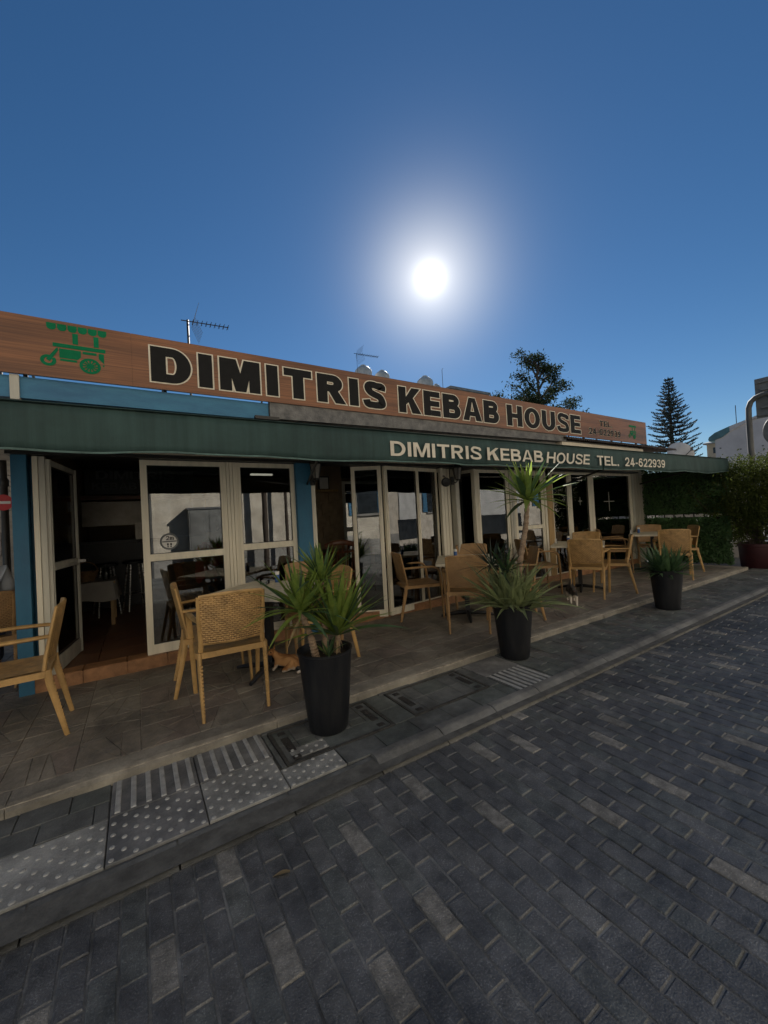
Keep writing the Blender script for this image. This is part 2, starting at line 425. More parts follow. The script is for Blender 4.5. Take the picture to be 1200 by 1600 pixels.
def wood_sign():
    m = bpy.data.materials.new('sign_wood_print'); m.use_nodes = True
    n = m.node_tree; p = n.nodes['Principled BSDF']; p.inputs['Roughness'].default_value = .42
    t = n.nodes.new('ShaderNodeTexCoord')
    mp = n.nodes.new('ShaderNodeMapping'); mp.inputs['Scale'].default_value = (.55, 1, 42)
    n.links.new(t.outputs['Object'], mp.inputs[0])
    a = n.nodes.new('ShaderNodeTexNoise'); a.inputs['Scale'].default_value = 1.6; a.inputs['Detail'].default_value = 8; a.inputs['Roughness'].default_value = .7
    n.links.new(mp.outputs[0], a.inputs['Vector'])
    r = n.nodes.new('ShaderNodeValToRGB')
    e = r.color_ramp.elements
    e[0].position = .28; e[0].color = (.07, .028, .014, 1)
    e[1].position = .74; e[1].color = (.36, .15, .055, 1)
    k = e.new(.5); k.color = (.22, .082, .03, 1)
    n.links.new(a.outputs['Fac'], r.inputs[0])
    mp2 = n.nodes.new('ShaderNodeMapping'); mp2.inputs['Scale'].default_value = (.7, 1, 5)
    n.links.new(t.outputs['Object'], mp2.inputs[0])
    b = n.nodes.new('ShaderNodeTexNoise'); b.inputs['Scale'].default_value = 1; b.inputs['Detail'].default_value = 3
    n.links.new(mp2.outputs[0], b.inputs['Vector'])
    r2 = n.nodes.new('ShaderNodeValToRGB'); r2.color_ramp.elements[0].position = .3; r2.color_ramp.elements[0].color = (.5, .46, .44, 1)
    r2.color_ramp.elements[1].position = .6; r2.color_ramp.elements[1].color = (1.1, 1.1, 1.1, 1)
    n.links.new(b.outputs['Fac'], r2.inputs[0])
    mx = n.nodes.new('ShaderNodeMix'); mx.data_type = 'RGBA'; mx.blend_type = 'MULTIPLY'; mx.inputs[0].default_value = 1
    n.links.new(r.outputs[0], mx.inputs[6]); n.links.new(r2.outputs[0], mx.inputs[7])
    n.links.new(mx.outputs[2], p.inputs['Base Color'])
    return m
M['signwood'] = wood_sign()

# ------------------------------------------------------------------ lettering: stroked glyphs, height 1
def ell(cx, cy, rx, ry, a0, a1, n=14):
    return [(cx+rx*math.cos(R(a0+(a1-a0)*i/n)), cy+ry*math.sin(R(a0+(a1-a0)*i/n))) for i in range(n+1)]
def catmull(P, n=6):
    out = []
    for i in range(len(P)-1):
        p0 = P[max(i-1, 0)]; p1 = P[i]; p2 = P[i+1]; p3 = P[min(i+2, len(P)-1)]
        for k in range(n):
            t = k/n
            out.append(tuple(.5*((2*p1[j])+(-p0[j]+p2[j])*t+(2*p0[j]-5*p1[j]+4*p2[j]-p3[j])*t*t+(-p0[j]+3*p1[j]-3*p2[j]+p3[j])*t**3) for j in (0, 1)))
    return out+[P[-1]]
def glyph(ch, v, t):
    """pieces: ('p', convex polygon) or ('s', left side, right side, closed)"""
    def rect(x0, y0, x1, y1): return ('p', [(x0, y0), (x1, y0), (x1, y1), (x0, y1)])
    def strip(P, wd):
        L, Rr = [], []
        for i, p in enumerate(P):
            a = P[max(i-1, 0)]; b = P[min(i+1, len(P)-1)]
            dx, dy = b[0]-a[0], b[1]-a[1]; d = math.hypot(dx, dy) or 1
            L.append((p[0]-dy/d*wd/2, p[1]+dx/d*wd/2)); Rr.append((p[0]+dy/d*wd/2, p[1]-dx/d*wd/2))
        return ('s', L, Rr, False)
    def bowl(x0, x1, y0, y1, n=16):
        ry = (y1-y0)/2; cyy = (y0+y1)/2; k = x1-min(ry*1.05, (x1-x0)*.75)
        rx = x1-k
        o = [(x0, y1)]+ell(k, cyy, rx, ry, 90, -90, n)+[(x0, y0)]
        i_ = [(x0, y1-t)]+ell(k, cyy, max(rx-v, .03), max(ry-t, .02), 90, -90, n)+[(x0, y0+t)]
        return ('s', o, i_, False)
    if ch == 'I': return v, [rect(0, 0, v, 1)]
    if ch == 'T': return .8, [rect(0, 1-t, .8, 1), rect(.4-v/2, 0, .4+v/2, 1-t)]
    if ch == 'L': return .66, [rect(0, 0, v, 1), rect(v, 0, .66, t)]
    if ch == 'E': return .72, [rect(0, 0, v, 1), rect(v, 1-t, .71, 1), rect(v, .5-t*.48, .68, .5+t*.48), rect(v, 0, .72, t)]
    if ch == 'H': return .84, [rect(0, 0, v, 1), rect(.84-v, 0, .84, 1), rect(v, .5-t/2, .84-v, .5+t/2)]
    if ch == 'D': return .84, [rect(0, 0, v, 1), bowl(v, .84, 0, 1)]
    if ch == 'O':
        return .92, [('s', ell(.46, .5, .46, .515, 0, 360, 30), ell(.46, .5, .46-v, .515-t, 0, 360, 30), True)]
    if ch == 'U':
        return .84, [('s', [(0, 1)]+ell(.42, .4, .42, .415, 180, 360, 16)+[(.84, 1)], [(v, 1)]+ell(.42, .4, .42-v, .415-t, 180, 360, 16)+[(.84-v, 1)], False)]
    if ch == 'R': return .86, [rect(0, 0, v, 1), bowl(v, .8, .4, 1), ('p', [(.28, .4+t*.6), (.56, 0), (.56+v*1.12, 0), (.28+v*1.0, .4+t*.6)])]
    if ch == 'B': return .82, [rect(0, 0, v, 1), bowl(v, .76, .47, 1), bowl(v, .82, 0, .47+t*.55)]
    if ch == 'K': return .9, [rect(0, 0, v, 1), ('p', [(v, .32), (v+.26, .58), (.88, 1), (.88-v*1.2, 1), (v, .62)]), ('p', [(.32, .62), (.58-v*.2, 0), (.9, 0), (.52, .7)])]
    if ch == 'A': return .94, [('p', [(0, 0), (v*1.02, 0), (.47+v*.12, 1), (.47-v*.55, 1)]), ('p', [(.94-v*1.02, 0), (.94, 0), (.47+v*.55, 1), (.47-v*.12, 1)]), rect(.24, .2, .7, .2+t*.85)]
    if ch == 'M': return 1.0, [rect(0, 0, v*.92, 1), rect(1-v*.92, 0, 1, 1), ('p', [(v*.5, 1), (.5-v*.42, 0), (.5+v*.42, 0), (v*1.3, 1)]), ('p', [(1-v*1.3, 1), (.5-v*.42, 0), (.5+v*.42, 0), (1-v*.5, 1)])]
    if ch == 'S':
        k = t*.5
        P = [(.8-k, .7), (.72-k*.3, .86-k*.1), (.5, .985-k), (.38, 1.01-k), (.2+k*.2, .94-k*.6), (.05+k, .74), (.13+k, .6), (.4, .52), (.62-k*.2, .44), (.8-k, .27), (.7-k*.3, .07+k*.6), (.45, -.01+k), (.34, -.005+k), (.12+k*.3, .1+k*.3), (k*.85, .3)]
        return .8, [strip(catmull(P), t)]
    if ch == '2':
        k = t*.5
        P = [(.03+k, .68), (.12+k*.6, .86-k*.2), (.33, 1.0-k), (.55-k*.4, .92-k*.4), (.66-k, .72), (.58-k*.4, .52), (.3, .26), (.12, .1)]
        return .68, [strip(catmull(P), t), rect(.02, 0, .67, t)]
    if ch == '3':
        k = t*.5
        P = [(.03+k, .74), (.14+k*.5, .9-k*.4), (.34, 1.0-k), (.54-k*.3, .9-k*.3), (.6-k, .74), (.52-k*.3, .58), (.3, .535), (.53-k*.3, .49), (.68-k, .28), (.56-k*.3, .08+k*.4), (.34, k), (.14+k*.4, .08+k*.4), (.01+k, .28)]
        return .68, [strip(catmull(P), t)]
    if ch in '69':
        k = t*.5
        A = [('s', ell(.34, .33, .34, .335, 0, 360, 24), ell(.34, .33, .34-v*.86, .335-t, 0, 360, 24), True),
             strip(catmull([(.62-k, .76), (.52, .92-k*.3), (.37, 1.0-k), (.18+k*.5, .9-k*.4), (.03+k, .62), (.0+k*1.05, .36)]), t)]
        if ch == '9':
            A = [(q[0], [(.68-x, 1-y) for x, y in q[1]], *([[(.68-x, 1-y) for x, y in q[2]], q[3]] if q[0] == 's' else [])) for q in A]
        return .68, A
    if ch == '4': return .7, [rect(.36, 0, .36+v*.92, 1), rect(0, .2, .7, .2+t), ('p', [(0, .2+t*.4), (t*1.05, .2+t*.9), (.36+v*.9, 1), (.36, 1)])]
    if ch == '-': return .42, [rect(.05, .3, .38, .3+t*1.05)]
    if ch == '.': return .26, [rect(.02, 0, .02+v, t*1.15)]
    if ch == 'm': return .8, [rect(0, 0, v, .7), ('s', [(.31, 0), (.31+.0, .45)]+[(.29, .58), (.2, .66), (.1, .7)], [(.31+v, 0), (.31+v, .5), (.42, .66), (.3, .74), (.1, .74)], False), ('s', [(.62, 0), (.62, .45), (.6, .58), (.5, .66), (.4, .7)], [(.62+v, 0), (.62+v, .5), (.7, .66), (.6, .74), (.4, .74)], False)]
    return .4, []
def grow_poly(P, o):
    n = len(P); out = []
    ar = sum(P[i][0]*P[(i+1) % n][1]-P[(i+1) % n][0]*P[i][1] for i in range(n))
    sg = 1 if ar > 0 else -1
    for i in range(n):
        a, b, c = P[i-1], P[i], P[(i+1) % n]
        def nr(p, q):
            dx, dy = q[0]-p[0], q[1]-p[1]; d = math.hypot(dx, dy) or 1
            return (dy/d*sg, -dx/d*sg)
        n1, n2 = nr(a, b), nr(b, c)
        mx_, my_ = n1[0]+n2[0], n1[1]+n2[1]; k = 2/max(.35, mx_*mx_+my_*my_)
        out.append((b[0]+mx_*k*o, b[1]+my_*k*o))
    return out
def grow_strip(L, Rr, closed, o):
    L2, R2 = [], []
    for l, r in zip(L, Rr):
        dx, dy = l[0]-r[0], l[1]-r[1]; d = math.hypot(dx, dy) or 1
        L2.append((l[0]+dx/d*o, l[1]+dy/d*o)); R2.append((r[0]-dx/d*o, r[1]-dy/d*o))
    if not closed:
        for idx, nxt in ((0, 1), (-1, -2)):
            for Q, src in ((L2, L), (R2, Rr)):
                dx, dy = src[idx][0]-src[nxt][0], src[idx][1]-src[nxt][1]; d = math.hypot(dx, dy) or 1
                Q[idx] = (Q[idx][0]+dx/d*o, Q[idx][1]+dy/d*o)
    return L2, R2
def lettering(text, parent, X0, X1, Z0, Z1, y, v, t, mats, outline=0.0, gap=.12, space=.34, shear=0, z_at=None, name='letter'):
    """letters on a plane facing -Y; one mesh per letter"""
    tot = 0; lay = []
    for ch in text:
        if ch == ' ':
            tot += space; continue
        wd, pcs = glyph(ch, v, t); lay.append((tot, pcs)); tot += wd+gap
    tot -= gap
    for x, pcs in lay:
        mb = MB()
        def mp(p, dy):
            q = (x+p[0])/tot
            xx = X0+(X1-X0)*q; dz = z_at(xx) if z_at else 0
            return (xx+shear*p[1]*(Z1-Z0), y-dy, Z0+(Z1-Z0)*p[1]+dz)
        for layer in ((1, 0) if outline else (0,)):
            o = outline if layer else 0
            for i, q in enumerate(pcs):
                dy = (.0002*i) + (.0 if layer else .0028)
                if q[0] == 'p':
                    P = grow_poly(q[1], o) if o else q[1]
                    mb.face([mp(p, dy) for p in P], layer)
                else:
                    L, Rr = (grow_strip(q[1], q[2], q[3], o) if o else (q[1], q[2]))
                    for k in range(len(L)-1):
                        mb.face([mp(L[k], dy), mp(L[k+1], dy), mp(Rr[k+1], dy), mp(Rr[k], dy)], layer)
        mb.build(name, mats, parent)

# ================================================================== SETTING: ground
ZR, ZS = -.09, -.05
mb = MB(); mb.face([(-400, -400, ZR-.012), (400, -400, ZR-.012), (400, 400, ZR-.012), (-400, 400, ZR-.012)])
ground = tag(mb.build('ground', M['asphalt']), kind='structure')
mb = MB(); mb.face([(-6, -4.5, ZR-.006), (20, -4.5, ZR-.006), (20, 1.89, ZR-.006), (-6, 1.89, ZR-.006)])
road = tag(mb.build('road', M['mortar']), kind='structure')

def inview(p, m=.12):
    d = Vector(p)-CAM; z = d.dot(fw)
    if z < .2: return None
    x = d.dot(rt2)/z*FPX/1200; y = d.dot(up2)/z*FPX/1600
    return z if abs(x) < .5+m and abs(y) < .5+m else None
def pave(parent, cells, mats, name, thick, top, cham, limit=300):
    """cells: (x0,x1,y0,y1,material index); nearest ones in view are single pieces, the rest one stuff part"""
    items = []
    for c in cells:
        z = inview(((c[0]+c[1])/2, (c[2]+c[3])/2, top))
        items.append((z if z is not None else 1e6+abs(c[0]), c))
    items.sort(key=lambda q: q[0])
    cache = {}
    rest = MB()
    for i, (z, c) in enumerate(items):
        x0, x1, y0, y1, mi = c
        if i < limit and z < 1e6:
            key = (round(x1-x0, 3), round(y1-y0, 3), mi)
            if key not in cache:
                b = MB(); hx, hy = (x1-x0)/2, (y1-y0)/2
                b.cbox(-hx, hx, -hy, hy, -thick, 0, cham)
                cache[key] = b.mesh(name, mats[mi])
            link(name, cache[key], parent, ((x0+x1)/2, (y0+y1)/2, top+U(-.0035, .0022)), (U(-.009, .009), U(-.016, .016), U(-.016, .016)))
        else:
            h = U(-.0022, .0018)
            rest.cbox(x0, x1, y0, y1, top-thick+h, top+h, cham, mi, tuple(U(-.001, .001) for _ in range(4)))
    if rest.f:
        tag(rest.build(name+'_field', mats, parent), kind='stuff')

bm_ = [M['brickA'], M['brickB'], M['brickC'], M['brickD'], M['brickL']]
px, py, jt = .0832, .187, .0068
cells = []
pale = []
for i in range(int((16+1.6)/px)):
    x = -1.6+i*px
    off = (i % 2)*py/2 + U(-.006, .006)
    yy = 1.8905
    first = True
    while yy > -2.2:
        ln = py
        if first: ln = py*(.5 if i % 2 else 1.0)+U(-.006, .006)
        first = False
        y0 = yy-ln
        r_ = rnd()
        if r_ < .14 and (any(abs(x-q[0]) < .2 and abs(y0-q[1]) < .3 for q in pale)): r_ = U(.2, .9)
        if r_ < .14: pale.append((x, y0))
        mi = 4 if r_ < .14 else (0 if r_ < .36 else 1 if r_ < .66 else 2 if r_ < .84 else 3)
        cells.append((x+jt/2, x+px-jt/2, y0+jt/2, yy-jt/2, mi))
        yy = y0
pave(road, cells, bm_, 'brick', .03, ZR, .0042)

# kerb between road and pavement
mb = MB(); mb.face([(-6, 1.88, ZS-.012), (20, 1.88, ZS-.012), (20, 2.86, ZS-.012), (-6, 2.86, ZS-.012)])
pavement = tag(mb.build('pavement', M['slabjoint']), kind='structure')
x = -5.9
while x < 19:
    L = .5 if x < 1.0 else .48
    mb = MB(); q = .004
    if x+L < 1.15:
        hi = -.057; pr = [(1.886, ZR-.03), (1.886, ZR+.002), (1.895, ZR+.005), (2.02, hi), (2.03, hi-.003), (2.03, ZR-.03)]
    else:
        hi = -.040; pr = [(1.886, ZR-.03), (1.886, ZR+.001), (1.895, ZR+.006), (1.975, hi-.003), (1.99, hi), (2.03, hi-.001), (2.03, ZR-.03)]
    jit = U(-.003, .003)
    A = [(x+q, a+jit, b) for a, b in pr]; B = [(x+L-q, a+jit, b) for a, b in pr]
    m_ = len(pr)
    for k in range(m_):
        k2 = (k+1) % m_
        mb.face([A[k], A[k2], B[k2], B[k]])
    mb.face(A); mb.face(B[::-1])
    mb.build('kerb_stone', M['kerbdark'] if x < .9 else M['kerb'], pavement)
    x += L
# slabs of the pavement
cells = []
def slab_rows(xa, xb, rows, L):
    for j in range(len(rows)-1):
        x = xa-(L*.5 if j % 2 and xb-xa > L else 0)
        while x < xb-.001:
            x0, x1 = max(x, xa), min(x+L, xb)
            if x1-x0 > .02: cells.append((x0+.002, x1-.002, rows[j]+.002, rows[j+1]-.002, random.choice((0, 1))))
            x += L
slab_rows(-5.9, -.168, [2.368, 2.52, 2.676], .21)
slab_rows(-5.9, -.563, [2.036, 2.2, 2.366], .26)
slab_rows(.958, 2.41, [2.036, 2.216], .27)
slab_rows(1.403, 1.572, [2.22, 2.43, 2.64], .2); slab_rows(2.308, 2.412, [2.22, 2.43, 2.64], .2)
slab_rows(.636, 2.412, [2.643, 2.676], .3); slab_rows(.636, .667, [2.22, 2.43, 2.64], .2)
pave(pavement, cells, [M['slab'], M['slab2']], 'slab', .02, ZS, .0025)
cells = []
i = 0; x = 2.86
while x < 18:
    yy = 2.036-(.0 if i % 2 else .107)
    while yy < 2.67:
        a, b = max(yy, 2.036), min(yy+.214, 2.676)
        if b-a > .03: cells.append((x+.002, x+.105, a+.002, b-.002, random.choice((0, 1, 1, 2))))
        yy += .214
    x += .107; i += 1
pave(pavement, cells, [M['slab'], M['slab2'], M['brickD']], 'paver', .02, ZS, .0025)

# tactile tiles with domes
def dome_tile(x0, x1, y0, y1, m_, nx, ny, skip=None):
    b = MB(); b.cbox(x0+.003, x1-.003, y0+.003, y1-.003, ZS-.02, ZS+.001, .003)
    t = b.build('tactile_tile', [m_], pavement)
    d = MB()
    for i in range(nx):
        for j in range(ny):
            if (i+j) % 2: continue
            cx = x0+(i+.5)*(x1-x0)/nx; cyy = y0+(j+.5)*(y1-y0)/ny
            if skip and skip(cx, cyy): continue
            d.lathe([(.0115, 0), (.0095, .0035), (.005, .005), (.001, .0053)], (cx, cyy, ZS+.0008), 10)
    d.build('dome_grid', M['dome'], t, True)
dome_tile(-.56, -.165, 2.035, 2.362, M['tactile'], 9, 8)
dome_tile(-.165, .235, 2.035, 2.362, M['tactile_dirty'], 9, 8)
dome_tile(.235, .625, 2.035, 2.362, M['tactile'], 9, 8)
dome_tile(.625, .955, 2.035, 2.215, M['tactile'], 8, 5)
dome_tile(.72, .95, 2.262, 2.37, M['tactile'], 5, 3)
# guiding bars
for (x0, x1) in ((-.165, .235), (.235, .632)):
    b = MB(); b.cbox(x0+.003, x1-.003, 2.368, 2.676, ZS-.02, ZS, .003)
    t = b.build('tactile_tile', M['tactile_dirty'], pavement)
    k = 6
    for i in range(k):
        cx = x0+(i+.5)*(x1-x0)/k
        g = MB(); g.cbox(cx-.0125, cx+.0125, 2.378, 2.668, ZS-.001, ZS+.006, .004)
        g.build('guiding_bar', M['bar'], t)
# ribbed slab farther along
b = MB(); b.cbox(2.42, 2.84, 2.37, 2.67, ZS-.02, ZS+.001, .003); b.build('tactile_tile', M['tactile_dirty'], pavement)
b = MB(); b.cbox(2.42, 2.84, 1.99, 2.365, ZS-.02, ZS+.002, .003)
t = b.build('tactile_tile', M['slab'], pavement)
for i in range(7):
    cx = 2.45+i*.058
    g = MB(); g.cbox(cx-.013, cx+.013, 2.0, 2.36, ZS+.001, ZS+.008, .004); g.build('guiding_bar', M['bar'], t)
# recessed access covers
def cover(x0, x1, y0, y1, label):
    c = thing('access_cover', label, 'manhole cover', ((x0+x1)/2, (y0+y1)/2, ZS))
    hx, hy = (x1-x0)/2, (y1-y0)/2; f = .018
    b = MB()
    for q in ((-hx, hx, -hy, -hy+f), (-hx, hx, hy-f, hy), (-hx, -hx+f, -hy+f, hy-f), (hx-f, hx, -hy+f, hy-f)):
        b.box(*q, -.02, .0035)
    b.box(-hx+f, hx-f, -hy+f, hy-f, -.03, -.006)
    b.build('iron_frame', M['coverframe'], c)
    xs = [-hx+f+.002, -hx+.13, -hx/3, hx/3, hx-.13, hx-f-.002]; yv = [-hy+f+.002, 0, hy-f-.002]
    if x0 < 1: yv = [-hy+.155, .02, hy-f-.002]
    for i in range(5):
        for j in range(2):
            g = MB(); g.cbox(xs[i]+.0015, xs[i+1]-.0015, yv[j]+.0015, yv[j+1]-.0015, -.0085, -.0005, .002); g.build('slab', M['slab'] if rnd() < .6 else M['slab2'], c)
    if x0 < 1:
        g = MB(); g.cbox(-hx+f+.002, -.31+.0, -hy+f+.002, -hy+.153, -.0085, -.0005, .002); g.build('slab', M['slab'], c)
        g = MB(); g.cbox(-.09, hx-f-.002, -hy+f+.002, -hy+.153, -.0085, -.0005, .002); g.build('slab', M['slab2'], c)
    for s in (-1, 1):
        g = MB(); cx = s*(hx-.075)
        g.box(cx-.024, cx+.024, -hy+.13, hy-.12, -.0008, .0022)
        for k in range(8):
            yy = -hy+.145+k*.02
            g.box(cx-.016, cx+.016, yy, yy+U(.006, .011), .0022, .0045)
        g.build('lifting_plate', M['iron'], c)
        for t_ in (-1, 1):
            g = MB(); g.box(cx-.024, cx+.024, t_*(hy-.06)-.02, t_*(hy-.06)+.02, -.0008, .0018); g.box(cx-.012, cx+.012, t_*(hy-.06)-.01, t_*(hy-.06)+.01, .0018, .004)
            g.build('key_socket', M['iron'], c)
cover(.67, 1.40, 2.218, 2.64, 'recessed access cover beneath the nearest black planter, raised tactile domes set in its corner')
cover(1.575, 2.305, 2.222, 2.64, 'recessed rectangular access cover in the pavement between two black planters')

# terrace
mb = MB(); mb.box(-6, 9.95, 2.69, 4.6, ZR-.05, -.004); mb.box(-6, -.8, 4.6, 13, ZR-.05, -.004)
terrace = tag(mb.build('terrace_floor', M['stonejoint']), kind='structure')
x = -6
while x < 9.5:
    L = min(1.35, 9.6-x); b = MB()
    pr = [(2.672, -.07), (2.678, -.02), (2.70, -.002), (2.72, .004), (2.83, .004), (2.84, -.006), (2.84, -.07)]
    n_ = 8
    rows = []
    for k in range(n_+1):
        xx = x+.002+(L-.004)*k/n_; e = U(-.006, .006)
        rows.append([(xx, a+(e if i < 4 else 0), z_+(U(-.003, .002) if i in (2, 3, 4) else 0)) for i, (a, z_) in enumerate(pr)])
    for k in range(n_):
        for i in range(len(pr)-1):
            b.face([rows[k][i], rows[k][i+1], rows[k+1][i+1], rows[k+1][i]])
    b.face(rows[0]); b.face(rows[-1][::-1])
    b.build('edge_kerb', M['edge'], terrace)
    x += L
def clip(poly, a, bq, c):
    out = []
    for i in range(len(poly)):
        p, q = poly[i], poly[(i+1) % len(poly)]
        dp, dq = a*p[0]+bq*p[1]-c, a*q[0]+bq*q[1]-c
        if dp >= 0: out.append(p)
        if (dp >= 0) != (dq >= 0):
            t_ = dp/(dp-dq); out.append((p[0]+(q[0]-p[0])*t_, p[1]+(q[1]-p[1])*t_))
    return out
def stone_tile(x0, x1, y0, y1):
    cx, cyy = (x0+x1)/2, (y0+y1)/2
    hx, hy = (x1-x0)/2-.0025, (y1-y0)/2-.0025
    polys = [[(-hx, -hy), (hx, -hy), (hx, hy), (-hx, hy)]]
    for _ in range(3):
        th = U(0, PI); a, bq = math.cos(th), math.sin(th); c = U(-.06, .06)
        new = []
        for k, P in enumerate(polys):
            if rnd() < .8 or len(polys) == 1:
                p1 = clip(P, a, bq, c+.0018); p2 = clip(P, -a, -bq, -c+.0018)
                for p in (p1, p2):
                    if len(p) > 2: new.append(p)
            else: new.append(P)
        polys = new
    b = MB()
    base = random.choice((0, 0, 1, 1, 2))
    for P in polys:
        h = U(-.0012, .0014)
        b.poly_prism(P, -.012, .002+h, .0022, base if rnd() < .7 else random.choice((0, 1, 2)))
    b.build('floor_tile', [M['stoneA'], M['stoneB'], M['stoneC']], terrace, loc=(cx, cyy, 0))
ts = .325
for i in range(int(13.6/ts)):
    for j in range(6):
        x0 = -3.6+i*ts; y0 = 2.845+j*ts; y1 = min(y0+ts, 4.6)
        if x0 > 9.6 or y1-y0 < .1: continue
        if j == 5 and x0 > -.9: continue
        stone_tile(x0, min(x0+ts, 9.93), y0, y1)
for i in range(7):
    for j in range(5):
        stone_tile(-3.2+i*ts, -3.2+(i+1)*ts, 4.6+j*ts, 4.6+(j+1)*ts)

# ================================================================== RESTAURANT
rest = thing('restaurant_building', 'single storey restaurant with folding glass front and flat roof', 'building', (0, 0, 0))
YF = 4.5
b = MB()
b.box(-.80, 9.6, 4.44, 4.62, 0, .105); terr = b.build('threshold', M['terracotta'], rest)
xx = -.78
while xx < 1.75:
    g = MB(); g.cbox(xx+.003, xx+.327, 4.425, 4.61, .0, .118, .008); g.build('threshold_tile', M['terracotta'], rest); xx += .33
# inside floor
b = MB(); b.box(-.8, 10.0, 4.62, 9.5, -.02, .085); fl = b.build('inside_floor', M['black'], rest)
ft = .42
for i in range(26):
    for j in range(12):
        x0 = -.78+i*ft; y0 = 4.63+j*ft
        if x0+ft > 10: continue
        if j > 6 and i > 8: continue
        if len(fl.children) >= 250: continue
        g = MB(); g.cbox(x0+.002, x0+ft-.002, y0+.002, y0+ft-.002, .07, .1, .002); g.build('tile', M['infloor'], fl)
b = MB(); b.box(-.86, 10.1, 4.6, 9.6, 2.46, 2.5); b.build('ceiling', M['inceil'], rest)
b = MB(); b.box(-.86, 10.1, 9.5, 9.65, 0, 2.46); b.build('wall', M['inwall'], rest)
b = MB(); b.box(-.86, -.78, 4.7, 9.5, 0, 2.46); b.build('wall', M['inwall'], rest)
b = MB(); b.box(10.02, 10.12, 4.6, 9.5, 0, 2.46); b.build('wall', M['inwall'], rest)
# lintel over the glass front and roof
b = MB(); b.box(-.86, 10.1, 4.6, 4.75, 2.05, 2.46); b.build('lintel', M['inceil'], rest)
b = MB(); b.box(-2.6, 10.1, 4.56, 9.7, 2.5, 2.66); b.build('roof', M['concrete'], rest)
# blue beam and grey concrete fascia
b = MB(); b.box(-3.0, -.86, 4.45, 4.56, 2.52, 2.705); b.box(-.83, 1.325, 4.45, 4.56, 2.52, 2.705); b.build('fascia_beam', M['bluebeam'], rest)
b = MB(); b.box(-.86, -.80, 4.425, 4.5, 2.50, 2.712); b.build('beam_bracket', M['whiteold'], rest)
b = MB()
K = 24
for k in range(K):
    xa = 1.335+(7.02-1.335)*k/K; xb = 1.335+(7.02-1.335)*(k+1)/K
    za = 2.53+.07*(k/K); zb = 2.53+.07*((k+1)/K)
    P = [(xa, 4.42, za), (xb, 4.42, zb), (xb, 4.42, 2.72+.065*(k+1)/K), (xa, 4.42, 2.72+.065*k/K)]
    Q = [(p[0], 4.58, p[2]) for p in P]
    b.face(P); b.face([P[3], P[2], Q[2], Q[3]]); b.face([P[1], P[0], Q[0], Q[1]])
    if k == 0: b.face([P[0], P[3], Q[3], Q[0]])
    if k == K-1: b.face([P[2], P[1], Q[1], Q[2]])
b.build('concrete_fascia', M['fascia'], rest)
b = MB()
b.box(1.15, 1.42, 4.36, 4.41, 2.5, 2.535, M=None); b.box(1.2, 2.2, 4.43, 4.5, 2.46, 2.5); b.build('beam_bracket', M['dark_metal'], rest)
# pinkish board and corrugated roof edge at the right
b = MB(); b.box(6.9, 10.05, 4.44, 4.58, 2.40, 2.60); b.build('fascia_board', M['beigebox'], rest)
b = MB()
for k in range(62):
    xa = 6.9+k*.075; z0 = 2.665-.012*(k/62)
    A = [];
    for s in range(6):
        t_ = s/5
        A.append((xa+.075*t_, z0+.018*math.sin(2*PI*t_)))
    for s in range(5):
        b.face([(A[s][0], 4.34, A[s][1]), (A[s+1][0], 4.34, A[s+1][1]), (A[s+1][0], 6.4, A[s+1][1]+.12), (A[s][0], 6.4, A[s][1]+.12)])
        b.face([(A[s][0], 4.34, A[s][1]-.022), (A[s+1][0], 4.34, A[s+1][1]-.022), (A[s+1][0], 4.34, A[s+1][1]), (A[s][0], 4.34, A[s][1])])
b.build('corrugated_roof', M['rust'], rest)
# shutter box below the lintel
xs = [-.76, .62, 2.2, 3.9, 5.6, 7.3, 9.0, 9.62]
for i in range(len(xs)-1):
    b = MB(); b.box(xs[i]+.002, xs[i+1]-.002, 4.36, 4.6, 2.06, 2.34); b.build('shutter_box', M['beigebox'], rest)
b = MB(); b.box(-.9, 9.62, 4.38, 4.6, 2.025, 2.057); b.build('head_rail', M['dark_metal'], rest)

def unit(name, P0, P1, z0, z1, st=.05, rail=None, glassm='glass', both=(1, 1), th=.045, bot=.09, top=.05, fm='white', lowpanel=False):
    """glazed leaf between plan points P0 and P1"""
    a = Vector((P0[0], P0[1], 0)); d = Vector((P1[0], P1[1], 0))-a; L = d.length
    ang = math.atan2(d.y, d.x)
    fr = MB()
    h = th/2
    if both[0]:
        fr.box(0, st, -h, h, z0, z1); fr.box(st*.38, st*.62, -h-.006, -h+.001, z0, z1)
    if both[1]:
        fr.box(L-st, L, -h, h, z0, z1); fr.box(L-st*.62, L-st*.38, -h-.006, -h+.001, z0, z1)
    l0, l1 = (st if both[0] else 0), (L-st if both[1] else L)
    fr.box(l0, l1, -h+.003, h-.003, z0, z0+bot); fr.box(l0, l1, -h+.003, h-.003, z1-top, z1)
    if rail: fr.box(l0, l1, -h+.003, h-.003, rail-.034, rail+.034); fr.box(l0, l1, -h-.004, -h+.004, rail-.03, rail-.004)
    o = fr.build(name, M[fm], rest, loc=(a.x, a.y, 0), rot=(0, 0, ang))
    spans = [(z0+bot, z1-top)] if not rail else [(z0+bot, rail-.034), (rail+.034, z1-top)]
    for (q0, q1) in spans:
        g = MB(); g.box(l0, l1, -.003, .003, q0, q1); g.build('pane', M[glassm], o)
        k = MB()
        for zz in (q0, q1-.006): k.box(l0, l1, -.0085, -.0035, zz, zz+.006)
        for xk in (l0, l1-.006): k.box(xk, xk+.006, -.0085, -.0035, q0+.006, q1-.006)
        k.build('gasket', M['black'], o)
    return o
w1 = unit('window', (.045, YF), (.835, YF), .118, 2.02, .058, 1.055)
b = MB()
for xk in (.838, .872, .906): b.box(xk, xk+.028, 4.47, 4.53, .118, 2.02)
